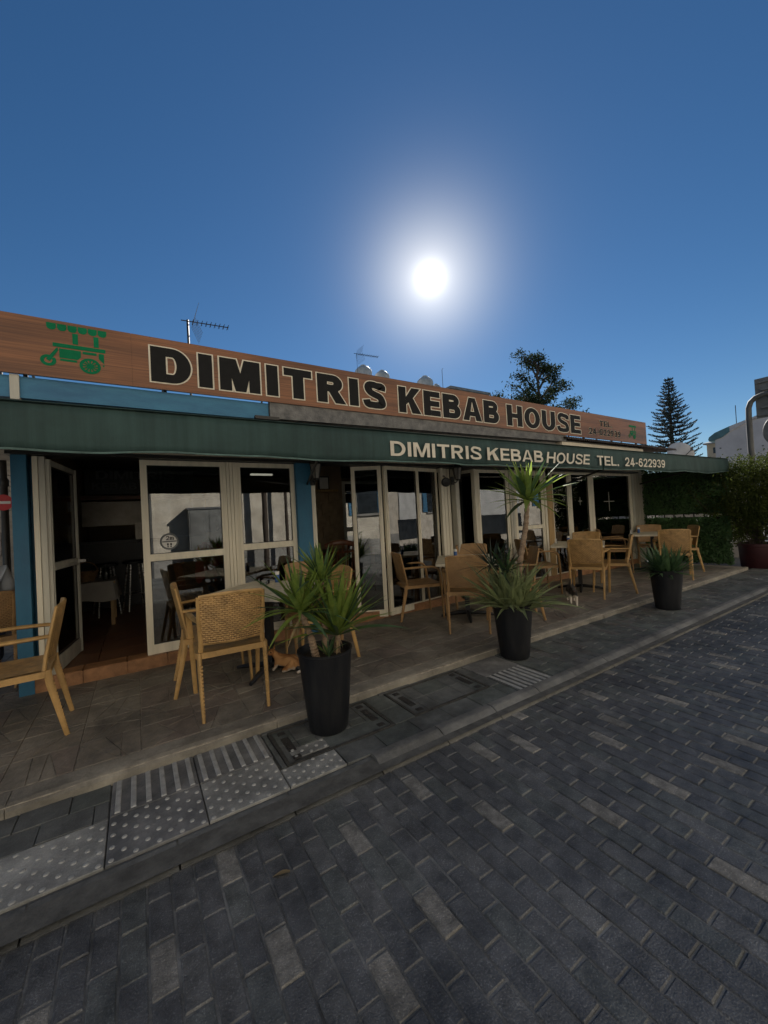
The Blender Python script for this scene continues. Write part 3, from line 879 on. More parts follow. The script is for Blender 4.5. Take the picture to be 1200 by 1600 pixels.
b.box(.838, .934, 4.485, 4.515, .118, 2.02); b.build('frame_post', M['white'], rest)
w2 = unit('window', (.936, YF), (1.60, YF), .118, 2.02, .05, 1.085)
b = MB(); b.box(1.602, 1.783, 4.42, 4.56, 0, 2.1); b.build('blue_post', M['blue'], rest)
b = MB(); b.box(1.786, 1.85, 4.46, 4.53, .05, 1.78); b.build('frame_post', M['white'], rest)
unit('door', (2.42, 4.60), (2.765, 4.40), .03, 2.02, .05)
unit('door', (2.80, 4.40), (3.44, 4.49), .03, 2.02, .05)
unit('door', (3.445, 4.49), (3.84, 4.56), .03, 2.02, .04, both=(0, 1))
# stack of folded leaves
for k, (xk, dl) in enumerate(((3.875, .5), (3.96, .5), (4.05, .5))):
    unit('door', (xk, 4.46+.03*k), (xk+.03, 4.46+dl), .03, 2.02, .055, th=.05)
b = MB(); b.box(4.12, 4.19, 4.44, 4.55, .03, 2.02); b.build('frame_post', M['whiteold'], rest)
unit('door', (4.47, 4.9), (4.55, 4.45), .03, 2.02, .06, th=.05)
unit('window', (4.60, YF), (5.36, YF), .03, 2.02, .07)
b = MB()
for xk in (5.362, 5.42): b.box(xk, xk+.05, 4.46, 4.54, .03, 2.02)
b.box(5.362, 5.47, 4.48, 4.52, .03, 2.02); b.build('frame_post', M['whiteold'], rest)
unit('door', (5.473, YF), (6.30, YF), .03, 2.02, .08, 1.02, top=.09)
b = MB(); b.box(6.302, 6.36, 4.46, 4.55, .03, 2.02); b.build('frame_post', M['white'], rest)
b = MB(); b.box(6.362, 6.52, 4.45, 4.56, .0, 1.86); b.build('timber_post', M['timber'], rest)
unit('window', (6.53, YF), (7.08, YF), .03, 2.02, .05)
unit('window', (7.085, YF), (7.84, YF), .03, 2.02, .09)
unit('window', (7.845, YF), (9.47, YF), .03, 2.02, .1)
b = MB(); b.box(9.473, 9.56, 4.46, 4.55, 0, 2.02); b.build('frame_post', M['whiteold'], rest)
for k in range(7):
    b = MB(); x0 = 9.563+k*.077; b.box(x0, x0+.074, 4.47+(.006 if k % 2 else 0), 4.56, 0, 2.3); b.build('cladding_board', M['clad'], rest)
# white crosses taped on the panes
for (cx, cz, hw, hh) in ((8.53, 1.42, .2, .2), (7.46, 1.45, .06, .08), (6.62, 1.43, .05, .075)):
    b = MB(); b.box(cx-.008, cx+.008, 4.489, 4.4915, cz-hh, cz+hh); b.box(cx-hw, cx+hw, 4.4865, 4.489, cz-.0075, cz+.0075)
    b.build('tape_cross', M['tape'], rest)
# left post and open door leaf
b = MB(); b.box(-.875, -.775, 4.42, 4.55, -.05, 2.03); b.build('blue_post', M['blue'], rest)
b = MB(); b.box(-.875, -.72, 4.552, 4.62, .0, 2.3); b.build('blue_post', M['blue'], rest)
b = MB(); b.box(-.742, -.705, 4.44, 4.52, .1, 2.02); b.build('frame_post', M['white'], rest)
b = MB(); b.box(-.702, -.66, 4.45, 4.53, .1, 2.02); b.build('frame_post', M['whiteold'], rest)
dl = unit('door', (-.655, 4.47), (-.545, 5.24), .11, 2.0, .05, 1.05, 'doorglass', fm='whiteold', bot=.14)
b = MB(); b.box(.7, .73, -.09, -.03, 1.035, 1.065); b.box(.7, .82, -.095, -.075, 1.038, 1.062); b.build('handle', M['chrome'], dl)
# round distance sticker on the first pane
st = MB(); st.lathe([(.083, 0), (.083, .001), (.0, .001)], (0, 0, 0), 32, cap=False)
so_ = st.build('distance_sticker', M['signback'], rest, loc=(.272, 4.492, 1.205), rot=(R(90), 0, 0))
st = MB(); st.lathe([(.066, .0012), (.066, .002), (0, .002)], (0, 0, 0), 32, cap=False); st.box(-.064, .064, -.006, .006, .002, .0026, 1)
st.build('sticker_face', [M['paper'], M['signback']], so_)
lettering('2m', so_, -.03, .04, 0, 1, 0, .2, .16, [M['black']])
for c_ in list(so_.children):
    if c_.name.startswith('letter'):
        c_.scale = (1, 1, .042); c_.location = (0, .014, .0036); c_.rotation_euler = (R(-90), 0, 0)
st = MB()
for s in (-1, 1):
    st.ball((s*.014, -.028, .0035), (.009, .014, .001), 10); st.ball((s*.013, -.05, .0035), (.007, .008, .001), 10)
st.build('footprints', M['black'], so_)

# inside: stone-tiled pier with a shelf, kitchen wall, light strip
pier = MB(); pier.box(2.35, 3.22, 6.5, 6.8, .1, 2.46)
pr_ = pier.build('pier', M['inwall'], rest)
for i in range(5):
    for j in range(3):
        g = MB(); x0 = 2.36+j*.29-(.14 if i % 2 else 0); x1 = x0+.284
        x0 = max(x0, 2.36); x1 = min(x1, 3.21)
        g.cbox(0, x1-x0, 0, .2, 0, .02, .003); g.build('stone_tile', M['intile'], pr_, loc=(x0, 6.5, .82+i*.204), rot=(R(90), 0, 0))
g = MB(); g.box(2.36, 3.05, 6.3, 6.498, 1.84, 1.875); g.build('shelf', M['timber'], pr_)
unit('inside_door', (3.24, 6.55), (4.1, 6.55), .1, 2.05, .06, 1.15, fm='whiteold')
unit('inside_door', (4.12, 6.55), (4.9, 6.55), .1, 2.05, .06, 1.15, fm='whiteold')
b = MB(); b.box(-.78, .55, 8.35, 8.47, 1.45, 1.87); b.build('hood_panel', M['steel'], rest)
b = MB(); b.box(-.78, 1.4, 8.3, 8.45, 1.9, 1.97); b.build('shelf', M['redwood'], rest)
b = MB(); b.box(-.72, .95, 8.3, 8.36, 2.0, 2.42); ip = b.build('menu_board', M['black'], rest)
lettering('DIMITRIS', ip, -.56, .62, 2.26, 2.4, 8.297, .2, .16, [M['signback']])
lettering('KEBAB HOUSE', ip, -.62, .72, 2.08, 2.2, 8.297, .2, .16, [M['signback']])
b = MB(); b.box(1.72, 2.1, 7.0, 7.05, 2.2, 2.23); b.build('light_strip', M['tube'], rest)
for (x0, z0, s) in ((1.0, 1.75, .32), (1.72, 1.92, .26)):
    b = MB(); b.box(x0, x0+s, 9.44, 9.49, z0, z0+s*1.1); f_ = b.build('picture_frame', M['timber'], rest)
    b = MB(); b.box(x0+.03, x0+s-.03, 9.435, 9.44, z0+.03, z0+s*1.1-.03); b.build('picture', M['paper'], f_)

# ------------------------------------------------------------------ big wooden sign
sign = thing('shop_sign', 'long wood grain shop sign with black lettering on the roof edge', 'sign', (0, 0, 0))
SX = [-2.2, -.95+.0, 1.96, 3.02, 5.9, 8.0, 10.16]
SX = [-3.0, .02, 3.03, 6.05, 10.16]
for i in range(len(SX)-1):
    b = MB(); b.box(SX[i]+.0006, SX[i+1]-.0006, 4.40, 4.43, 2.715, 3.225); b.build('panel', M['signwood'], sign)
b = MB()
b.box(-3.0, 10.15, 4.4305, 4.4318, 2.716, 3.224)
for zz in (2.73, 3.19): b.box(-3.0, 10.1, 4.432, 4.47, zz, zz+.03)
xk = -2.9
while xk < 10.1:
    b.box(xk, xk+.03, 4.472, 4.505, 2.66, 3.22); b.tube([(xk+.015, 4.49, 3.1), (xk+.015, 5.0, 2.66)], .012, 6); xk += 1.06
b.build('steel_frame', M['dark_metal'], sign)
LM = [M['letterblack'], M['letteredge']]
lettering('DIMITRIS', sign, .175, 2.90, 2.785, 3.135, 4.3965, .31, .25, LM, .035, gap=.17)
lettering('KEBAB', sign, 3.12, 5.13, 2.775, 3.135, 4.3965, .29, .23, LM, .035, gap=.12)
lettering('HOUSE', sign, 5.33, 7.48, 2.77, 3.125, 4.3965, .28, .21, LM, .035, gap=.12)
lettering('TEL.', sign, 8.17, 8.66, 2.985, 3.10, 4.3965, .25, .2, LM, .03, gap=.18)
lettering('24-622939', sign, 7.76, 8.98, 2.795, 2.925, 4.3965, .24, .2, LM, .03, gap=.16)
def emblem(x0, z0, s, par):
    e = MB(); y = 4.397
    def P(pts, dy=0): e.face([(x0+a*s, y-dy, z0+b_*s*.9) for a, b_ in pts])
    # scalloped canopy
    for k in range(6):
        a = .12+k*.152; e.face([(x0+p*s, y, z0+q*s*.9) for p, q in [(a, 1.0), (a, .91), (a+.02, .875), (a+.05, .86), (a+.09, .86), (a+.118, .875), (a+.138, .91), (a+.138, 1.0)]])
    P([(.49, .62), (.575, .62), (.575, .845), (.49, .845)]); P([(.81, .62), (.89, .62), (.89, .845), (.81, .845)])
    P([(.2, .52), (.99, .52), (.99, .6), (.2, .6)])
    P([(.29, .30), (.56, .30), (.61, .36), (.61, .495), (.29, .495)]); P([(.3, .24), (.55, .24), (.545, .285), (.3, .285)])
    P([(.635, .44), (.85, .44), (.85, .495), (.635, .495)]); P([(.88, .38), (.965, .28), (.965, .495), (.88, .495)])
    P([(.94, .22), (.965, .22), (.965, .26), (.94, .26)])
    P([(.25, .495), (.10, .24), (.15, .2), (.275, .44), (.275, .495)], .001)
    def ring(cx, cz, ro, ri, a0=0, a1=360, n=28, dy=.0005):
        L = ell(cx, cz, ro, ro, a0, a1, n); I = ell(cx, cz, ri, ri, a0, a1, n)
        for k in range(n): P([L[k], L[k+1], I[k+1], I[k]], dy)
    ring(.13, .22, .115, .058, 80, 400); ring(.745, .2, .165, .115); ring(.745, .2, .055, .0)
    for k in range(12):
        th = 2*PI*k/12; c, s_ = math.cos(th), math.sin(th)
        P([(.745+.05*c-.012*s_, .2+.05*s_+.012*c), (.745+.05*c+.012*s_, .2+.05*s_-.012*c), (.745+.118*c+.016*s_, .2+.118*s_-.016*c), (.745+.118*c-.016*s_, .2+.118*s_+.016*c)], .0008)
    return e.build('cart_emblem', M['green'], par)
emblem(-.66, 2.765, .48, sign)
emblem(9.33, 2.79, .35, sign)

# ------------------------------------------------------------------ green awning
awn = thing('awning', 'dark green canvas awning with cream shop name on its valance', 'awning', (0, 0, 0))
YV = 2.9
def vz(x): return .012*(x-0)/3 if x < 6.0 else .024
def valance(x0, x1, dyo=0, endcurve=False, sag=0):
    b = MB(); n = int((x1-x0)/.045)+1
    Pt, Pb = [], []
    for k in range(n+1):
        x = x0+(x1-x0)*k/n
        wv = .016*math.sin(x*4.1)+.009*math.sin(x*9.7+1)+.005*math.sin(x*23+2)+dyo
        zt = 2.078+.0045*x; zb = 1.812+.0022*x+.006*math.sin(x*3.3)+.004*math.sin(x*8.2)
        q = 0
        if endcurve and x > x1-1.2:
            q = (x-(x1-1.2))/1.2; zb += .05*q*q; zt += .0*q
        row = []
        for s in range(6):
            t_ = s/5; row.append((x, YV-wv*(t_**1.2)-.012*math.sin(PI*t_), zt+(zb-zt)*t_))
        Pt.append(row)
    b.grid(Pt)
    o = b.build('valance', [M['awning']], awn, True)
    md = o.modifiers.new('thickness', 'SOLIDIFY'); md.thickness = .004
    h = MB()
    for k in range(n):
        a, c = Pt[k][5], Pt[k+1][5]
        h.box(0, 1, 0, 1, 0, 1) if False else None
        h.face([(a[0], a[1]-.006, a[2]), (c[0], c[1]-.006, c[2]), (c[0], c[1]-.006, c[2]+.012), (a[0], a[1]-.006, a[2]+.012)])
    h.build('hem', M['awnedge'], awn)
valance(-3.2, 5.44)
valance(5.40, 10.0, .012, True)
b = MB()
ya = [2.885, 3.4, 3.95, 4.46]; za = [2.084, 2.14, 2.2, 2.28]
b.grid([[(-3.2+k*.3, ya[q], za[q]+.0045*(-3.2+k*.3)*(1-q/3)) for q in range(4)] for k in range(45)])
o = b.build('canopy', M['awning'], awn, True); md = o.modifiers.new('thickness', 'SOLIDIFY'); md.thickness = .004
b = MB(); b.tube([(-3.2, 2.925, 2.05), (10, 2.925, 2.10)], .02, 8); b.tube([(-3.2, 4.42, 2.36), (10, 4.42, 2.36)], .035, 8); b.build('front_bar', M['dark_metal'], awn)
for (xa, xb) in ((1.73, 1.36), (6.9, 6.3), (-2.3, -2.5), (9.7, 9.5)):
    b = MB(); b.tube([(xa, 4.40, 1.78), (xb, 2.95, 2.03)], .016, 6, squash=(1.2, .8)); b.build('support_arm', M['dark_metal'], awn)
CM = [M['cream']]
yv = YV-.034
zl = lambda x: .003*(x-2)
lettering('DIMITRIS', awn, 1.915, 3.04, 1.868, 2.0, yv, .2, .17, CM, gap=.13, z_at=zl)
lettering('KEBAB', awn, 3.13, 4.06, 1.868, 2.0, yv, .19, .165, CM, gap=.12, z_at=zl)
lettering('HOUSE', awn, 4.12, 5.02, 1.865, 1.995, yv, .18, .16, CM, gap=.12, z_at=zl, shear=.22)
lettering('TEL.', awn, 5.2, 5.76, 1.862, 1.99, yv-.004, .19, .165, CM, gap=.12, z_at=zl)
lettering('24-622939', awn, 5.92, 7.16, 1.865, 1.99, yv-.004, .18, .16, CM, gap=.1, z_at=zl)

# ------------------------------------------------------------------ wall lanterns and speaker
def lantern(x, y, z, label):
    t = thing('wall_lantern', label, 'lantern', (x, y, z))
    b = MB(); b.lathe([(.03, -.02), (.038, 0), (.042, .0)], seg=6); b.lathe([(.075, .165), (.08, .17), (.045, .215), (.018, .235), (.012, .26), (.004, .28)], seg=6)
    for k in range(6):
        th = 2*PI*k/6
        b.tube([(.04*math.cos(th), .04*math.sin(th), 0), (.072*math.cos(th), .072*math.sin(th), .166)], .005, 4)
    b.build('lantern_cage', M['dark_metal'], t)
    for k in range(6):
        a, c = 2*PI*k/6, 2*PI*(k+1)/6
        g = MB(); g.face([(.036*math.cos(a), .036*math.sin(a), .004), (.036*math.cos(c), .036*math.sin(c), .004), (.067*math.cos(c), .067*math.sin(c), .163), (.067*math.cos(a), .067*math.sin(a), .163)])
        g.build('pane', M['lampglass'], t)
    b = MB(); b.tube([(0, 0, -.02), (0, .05, -.05), (0, .11, -.02)], .008, 6); b.box(-.03, .03, .11, .125, -.07, .05); b.build('bracket', M['dark_metal'], t)
lantern(1.80, 4.29, 1.83, 'black hexagonal wall lantern on the blue middle post')
lantern(4.05, 4.31, 1.84, 'black hexagonal wall lantern above the folded door leaves')
sp = thing('round_loudspeaker', 'small round black loudspeaker fixed below the second lantern', 'loudspeaker', (3.86, 4.36, 1.8), R(-20))
b = MB(); b.lathe([(.02, -.03), (.065, -.02), (.068, .012), (.058, .02), (.0, .012)], seg=20, cap=False); b.build('speaker_body', M['black'], sp, True, rot=(R(90), 0, 0))
b = MB(); b.tube([(0, .0, .06), (0, .06, .1), (0, .12, .1)], .008, 6); b.build('mount', M['dark_metal'], sp)

# ================================================================== FURNITURE
def weave_panel(wt, wb, h, curve, nx, ny, pitch_x, pitch_z, amp):
    """woven back panel in local X (width) and Z (height), outside facing -Y"""
    b = MB(); front = []; hgt = []
    for j in range(ny+1):
        for i in range(nx+1):
            u = i/nx*2-1; v_ = j/ny
            wd = wb+(wt-wb)*v_
            x = u*wd/2; z = v_*h-(.018*u*u*v_ if v_ > .9 else 0)
            row = int(z/pitch_z); ph = (x/pitch_x+(.5 if row % 2 else 0))
            dz = abs(math.sin(PI*z/pitch_z))**.6*(.35+.65*abs(math.sin(PI*ph))**.8)
            y = curve*(1-u*u)*-1-amp*dz
            front.append((x, y, z)); hgt.append(dz)
    b.v = list(front)
    for j in range(ny):
        for i in range(nx):
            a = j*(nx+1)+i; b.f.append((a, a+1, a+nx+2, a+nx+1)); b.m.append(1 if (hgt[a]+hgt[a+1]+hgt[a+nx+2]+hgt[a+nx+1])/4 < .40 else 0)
    # rear skin
    k0 = len(b.v); mx_, my_ = 10, 6
    for j in range(my_+1):
        for i in range(mx_+1):
            u = i/mx_*2-1; v_ = j/my_; wd = wb+(wt-wb)*v_
            b.v.append((u*wd/2, curve*(1-u*u)*-1+.012, v_*h-(.018*u*u*v_ if v_ > .9 else 0)))
    for j in range(my_):
        for i in range(mx_):
            a = k0+j*(mx_+1)+i; b.f.append((a, a+mx_+1, a+mx_+2, a+1)); b.m.append(0)
    return b
def chair_meshes(fm, wm, tagname):
    D = {}
    # backrest: woven panel leaning back
    wp = weave_panel(.425, .40, .36, .028, 76, 92, .034, .0156, .0065)
    Rm = Matrix.Translation((0, -.205, .505)) @ Matrix.Rotation(R(11), 4, 'X')
    wp.v = [tuple(Rm @ Vector(p)) for p in wp.v]
    D['backrest'] = wp.mesh('backrest', [wm, M['gapshade']], True)
    rim = MB()
    pts = []
    for u in [i/12*2-1 for i in range(13)]:
        pts.append(Rm @ Vector((u*.212, -.028*(1-u*u)+.003, .362-.018*u*u)))
    rim.tube(pts, .011, 8, squash=(1.2, .8))
    for s in (-1, 1):
        rim.tube([Vector((s*.212, -.195, .44)), Rm @ Vector((s*.207, .004, 0.02)), Rm @ Vector((s*.217, .004, .18)), Rm @ Vector((s*.218, .003, .345))], [.016, .015, .013, .011], 8, squash=(.9, 1.15))
    rim.tube([Rm @ Vector((-.2, .002, .0)), Rm @ Vector((0, -.026, .0)), Rm @ Vector((.2, .002, .0))], .01, 6)
    D['back_frame'] = rim.mesh('back_frame', fm, True)
    # seat
    s_ = MB(); n = 26
    for j in range(n+1):
        for i in range(n+1):
            u, v_ = i/n*2-1, j/n*2-1
            x = u*(.225+.012*v_); y = .02+v_*.225
            wv = abs(math.sin(PI*(x+y)/.022))*abs(math.sin(PI*(x-y)/.022))
            s_.v.append((x, y, .452-.012*(1-u*u)*(1-v_*v_)+.0022*wv))
    for j in range(n):
        for i in range(n):
            a = j*(n+1)+i; s_.f.append((a, a+1, a+n+2, a+n+1)); s_.m.append(0)
    s_.box(-.224, .224, -.203, .243, .43, .436)
    D['seat'] = s_.mesh('seat', wm, True)
    fr = MB()
    for q in ((-.24, .24, -.225, -.2), (-.24, .24, .24, .268), (-.245, -.222, -.2, .24), (.222, .245, -.2, .24)):
        fr.box(*q, .408, .448)
    D['seat_frame'] = fr.mesh('seat_frame', fm)
    for s in (-1, 1):
        l = MB(); l.tube([(s*.222, -.212, .45), (s*.222, -.222, .36), (s*.215, -.30, 0)], [.021, .02, .0145], 8, squash=(1.05, .85))
        for k in range(14):
            t_ = .1+k*.06; zz = .4*(1-t_)
            yy = -.222-.078*t_
            l.box(s*.215-.011, s*.215+.011, yy-.0168+.003*t_, yy-.010, zz-.006, zz+.006)
        D['rear_leg%d' % s] = l.mesh('rear_leg', fm, True)
        a = MB()
        P = [(s*.214, -.232, .665), (s*.235, -.15, .668), (s*.258, 0, .672), (s*.268, .13, .668), (s*.27, .195, .65), (s*.268, .228, .61), (s*.262, .24, .54), (s*.255, .25, .42), (s*.24, .272, 0)]
        a.tube(P, [.015, .016, .017, .018, .019, .019, .018, .018, .0135], 8, squash=(.85, 1.2))
        D['arm%d' % s] = a.mesh('arm', fm, True)
    return D
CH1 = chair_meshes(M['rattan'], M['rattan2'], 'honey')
CH2 = chair_meshes(M['rattanshade'], M['rattanshade'], 'shaded')  # same honey chair with the shade put into a darker colour
def make_chair(D):
    t = thing('rattan_armchair', 'x', 'chair')
    for k, me in D.items():
        link({'rear_leg-1': 'rear_leg', 'rear_leg1': 'rear_leg', 'arm-1': 'arm', 'arm1': 'arm'}.get(k, k), me, t)
    return t
protos = {}
def chair(x, y, deg, label, kind=1, z=0.002):
    """deg: direction the sitter faces, 90 = towards the building"""
    if kind not in protos:
        protos[kind] = make_chair(CH1 if kind == 1 else CH2); o = protos[kind]
    else:
        o = copy_tree(protos[kind])
    o.location = (x, y, z); o.rotation_euler = (0, 0, R(deg-90)); o['label'] = label
    o['group'] = 'woven armchairs on the terrace'
    return o
def table(x, y, deg, sx, sy, label):
    t = thing('cafe_table', label, 'table', (x, y, .002), R(deg), 'cafe tables on the terrace')
    b = MB(); c = .03
    hx, hy = sx/2, sy/2
    poly = []
    for (qx, qy, a0) in ((hx, hy, 0), (-hx, hy, 90), (-hx, -hy, 180), (hx, -hy, 270)):
        for k in range(4):
            th = R(a0+k*30); poly.append((qx-math.copysign(c, qx)+c*math.cos(th), qy-math.copysign(c, qy)+c*math.sin(th)))
    b.poly_prism(poly, .712, .742, .004); b.build('table_top', M['tabletop'], t)
    b = MB(); b.box(-.03, .03, -.03, .03, .04, .71); b.box(-.2, .2, -.03, .03, .69, .711); b.build('column', M['black'], t)
    for k in range(4):
        b = MB(); th = R(3+90*k)
        b.tube([(.02*math.cos(th), .02*math.sin(th), .06), (.2*math.cos(th), .2*math.sin(th), .045), (.34*math.cos(th), .34*math.sin(th), .018)], [.03, .024, .016], 6)
        b.build('foot', M['black'], t)
    return t
def shaker(x, y, label):
    t = thing('spice_shaker', label, 'shaker', (x, y, .7445), U(0, 3), 'shakers on the terrace tables')
    b = MB(); b.lathe([(.022, 0), (.023, .004), (.023, .07), (.021, .076)], seg=16); b.build('body', M['bluelabel'], t, True)
    b = MB(); b.lathe([(.0215, .0765), (.022, .08), (.022, .105), (.018, .108)], seg=16); b.build('cap', M['paper'], t, True)
def ashtray(x, y, label):
    b = MB(); b.lathe([(.035, 0), (.046, .004), (.05, .032), (.044, .034), (.038, .01), (.0, .008)], seg=18, cap=False)
    o = b.build('ashtray', M['clearglass'], None, True, loc=(x, y, .7445)); tag(o, label, 'ashtray', 'ashtrays on the terrace tables')
def napkins(x, y, rz, label):
    t = thing('napkin_holder', label, 'napkins', (x, y, .7445), rz, 'napkin holders')
    b = MB()
    for k in range(9):
        e = k*.004; b.box(-.001, .001, 0, 0, 0, 0) if False else None
        b.poly_prism([(-.07, -.002), (.07, -.002), (0.0, .075), ], e-.018, e-.0155, 0, M=Matrix.Rotation(R(90), 4, 'X'))
    b.build('napkin_stack', M['paper'], t)
    b = MB(); b.box(-.03, .03, -.025, .025, -.0005, .003); b.box(-.03, .03, -.028, -.025, 0, .04); b.box(-.03, .03, .025, .028, 0, .04); b.build('holder', M['black'], t)

# table 1 (nearest)
table(.98, 3.60, -48, .84, .84, 'square cafe table nearest the open doorway, beside the ginger cat')
chair(.57, 3.23, 86, 'honey woven armchair nearest the viewer, back turned, in front of the first window')
chair(.52, 3.70, -4, 'woven armchair seen from the side between the first window and the nearest table')
chair(1.47, 3.60, 178, 'woven armchair facing left, mostly behind the nearest planter')
chair(1.6, 4.12, 262, 'shade-toned honey woven armchair behind the nearest planter with its back to the doors', 2)
shaker(1.16, 3.88, 'white capped blue shaker on the table by the nearest planter')
ashtray(1.03, 3.86, 'glass ashtray beside the blue shaker on the nearest table')
# table 2
table(3.56, 3.74, 48, 1.0, .72, 'cafe table behind the tall yucca planter, blue shaker on it')
chair(3.12, 4.22, -18, 'shade-toned honey woven armchair standing sideways before the angled glass doors', 2)
chair(3.24, 3.40, 48, 'shade-toned honey woven armchair with its back turned, left of the tall yucca', 2)
chair(4.08, 4.14, 226, 'shade-toned honey woven armchair facing the street behind the second table', 2)
chair(3.98, 3.33, 140, 'shade-toned honey woven armchair hidden behind the tall yucca planter', 2)
shaker(3.62, 3.98, 'blue labelled shaker on the second table')
ashtray(3.42, 3.88, 'glass ashtray on the second table from the doorway')
# table 3
table(6.05, 3.72, 28, .95, .75, 'cafe table above the tabby cat')
chair(5.42, 4.05, -32, 'shade-toned honey woven armchair partly hidden by the aloe, facing the third table', 2)
chair(5.72, 3.38, 24, 'honey woven armchair with back turned, right above the tabby cat')
chair(6.85, 4.08, 206, 'honey woven armchair on the far side of the table above the tabby cat')
chair(6.28, 3.32, 118, 'honey woven armchair seen in profile behind the tabby cat')
shaker(6.15, 3.95, 'blue labelled shaker on the table above the tabby cat')
napkins(5.95, 4.05, .6, 'white folded napkins on the table above the tabby cat')
# table 4
table(8.55, 3.72, 24, .95, .75, 'cafe table beside the ivy screen')
chair(8.15, 4.25, -55, 'shade-toned honey woven armchair by the cream cladding, facing the farthest table', 2)
chair(8.0, 3.15, 26, 'honey woven armchair with back turned, behind the strap leaved planter')
chair(8.86, 3.4, 132, 'honey woven armchair nearest the ivy screen, seen from the side')
chair(9.25, 4.05, 210, 'shade-toned honey woven armchair facing the street in the corner by the ivy screen', 2)
shaker(8.6, 3.98, 'blue labelled shaker on the table beside the ivy screen')
napkins(8.35, 4.0, .4, 'white folded napkin pyramid on the table beside the ivy screen')
# far left
chair(-.75, 3.58, 183, 'honey woven armchair cut by the left edge, facing away from the doorway')
chair(-1.2, 5.0, 96, 'shade-toned honey woven armchair behind the blue corner post with a person in it', 2)
chair(-1.42, 4.02, 60, 'woven armchair at the very left edge beside the blue corner post')

# indoor furniture
def windsor(x, y, deg, label):
    t = thing('windsor_chair', label, 'chair', (x, y, .1), R(deg-90), 'dark wooden spindle chairs indoors')
    b = MB(); b.poly_prism([(-.2, -.19), (.2, -.19), (.23, .05), (.18, .22), (-.18, .22), (-.23, .05)], .43, .46, .008); b.build('seat', M['redwood'], t)
    for sx in (-1, 1):
        for sy in (-1, 1):
            b = MB(); b.tube([(sx*.15, sy*.14, .43), (sx*.19, sy*.19, .2), (sx*.21, sy*.215, 0)], [.014, .019, .012], 6); b.build('leg', M['redwood'], t)
    for k in range(6):
        u = (k-2.5)/2.5
        b = MB(); b.tube([(u*.15, -.17, .455), (u*.18, -.24, .86)], .008, 5); b.build('spindle', M['redwood'], t)
    b = MB(); b.tube([(-.22, -.225, .87), (-.1, -.25, .9), (0, -.255, .91), (.1, -.25, .9), (.22, -.225, .87)], [.025, .032, .034, .032, .025], 8, squash=(1.2, .45)); b.build('top_rail', M['redwood'], t)
windsor(.6, 5.0, 8, 'dark wooden spindle chair behind the first window, seated man on it')
windsor(2.55, 5.35, 70, 'dark spindle chair just inside the angled glass doors')
windsor(2.1, 5.6, 300, 'dark spindle chair inside the open doorway right of the blue post')
windsor(3.3, 5.45, 120, 'dark spindle chair indoors behind the side-on shade-toned armchair')
windsor(4.4, 5.6, 200, 'reddish spindle chair seen through the gap between folded doors')
windsor(5.0, 5.5, 100, 'dark spindle chair indoors behind the window with the shutter reflection')
def indoor_table(x, y, label, cloth=False):
    t = thing('wooden_table', label, 'table', (x, y, .1), .1, 'indoor tables')
    b = MB(); b.box(-.35, .35, -.35, .35, .7, .735); b.build('table_top', M['redwood'], t)
    for sx in (-1, 1):
        for sy in (-1, 1):
            b = MB(); b.box(sx*.31-.025, sx*.31+.025, sy*.31-.025, sy*.31+.025, 0, .7); b.build('leg', M['redwood'], t)
indoor_table(2.65, 6.0, 'dark wooden table indoors below the shelf on the stone pier')
indoor_table(1.25, 5.75, 'dark wooden table behind the second window')
indoor_table(3.9, 5.8, 'dark wooden table indoors behind the second terrace table')
# low table with cloth, basket and bottle
lt = thing('side_table', 'low wooden table just inside the doorway', 'table', (-.52, 6.7, .1))
b = MB(); b.box(-.25, .25, -.3, .3, .55, .58); b.build('table_top', M['timber'], lt)
for sx in (-1, 1):
    for sy in (-1, 1):
        b = MB(); b.box(sx*.21-.02, sx*.21+.02, sy*.26-.02, sy*.26+.02, 0, .55); b.build('leg', M['timber'], lt)
b = MB(); n = 36; ring = []
for s in range(5):
    for k in range(n):
        th = 2*PI*k/n; q = max(abs(math.cos(th)), abs(math.sin(th)))
        ex, ey = .26/q*math.cos(th), .31/q*math.sin(th)
        g = 1+.03*s*(1+.5*math.sin(5*th)); ring.append((ex*g, ey*g, -.06*s-.02*(s > 3)*math.sin(4*th)))
b.v = ring
for s in range(4):
    for k in range(n): b.f.append((s*n+k, s*n+(k+1) % n, (s+1)*n+(k+1) % n, (s+1)*n+k)); b.m.append(0)
b.f.append(tuple(range(n))); b.m.append(0)
tag(b.build('tablecloth', M['cloth'], None, True, loc=(-.52, 6.7, .686)), 'white cloth hanging over the low table inside the doorway', 'tablecloth')
bk = thing('bread_basket', 'wicker basket with a handle on the cloth covered table', 'basket', (-.6, 6.62, .69))
b = MB(); b.lathe([(.09, 0), (.13, .1), (.14, .13), (.125, .13), (.085, .012)], seg=20, wob=.03); b.build('bowl', M['wicker'], bk, True)
b = MB(); b.tube([(.13*math.cos(a), 0, .13+.13*math.sin(a)) for a in [PI*k/10 for k in range(11)]], .008, 6); b.build('handle', M['wicker'], bk)
b = MB(); b.lathe([(.035, 0), (.038, .01), (.038, .13), (.014, .17), (.014, .2), (.018, .2), (.018, .22)], seg=16)
tag(b.build('pump_bottle', M['clearglass'], None, True, loc=(-.38, 6.62, .69)), 'clear bottle beside the wicker basket', 'bottle')
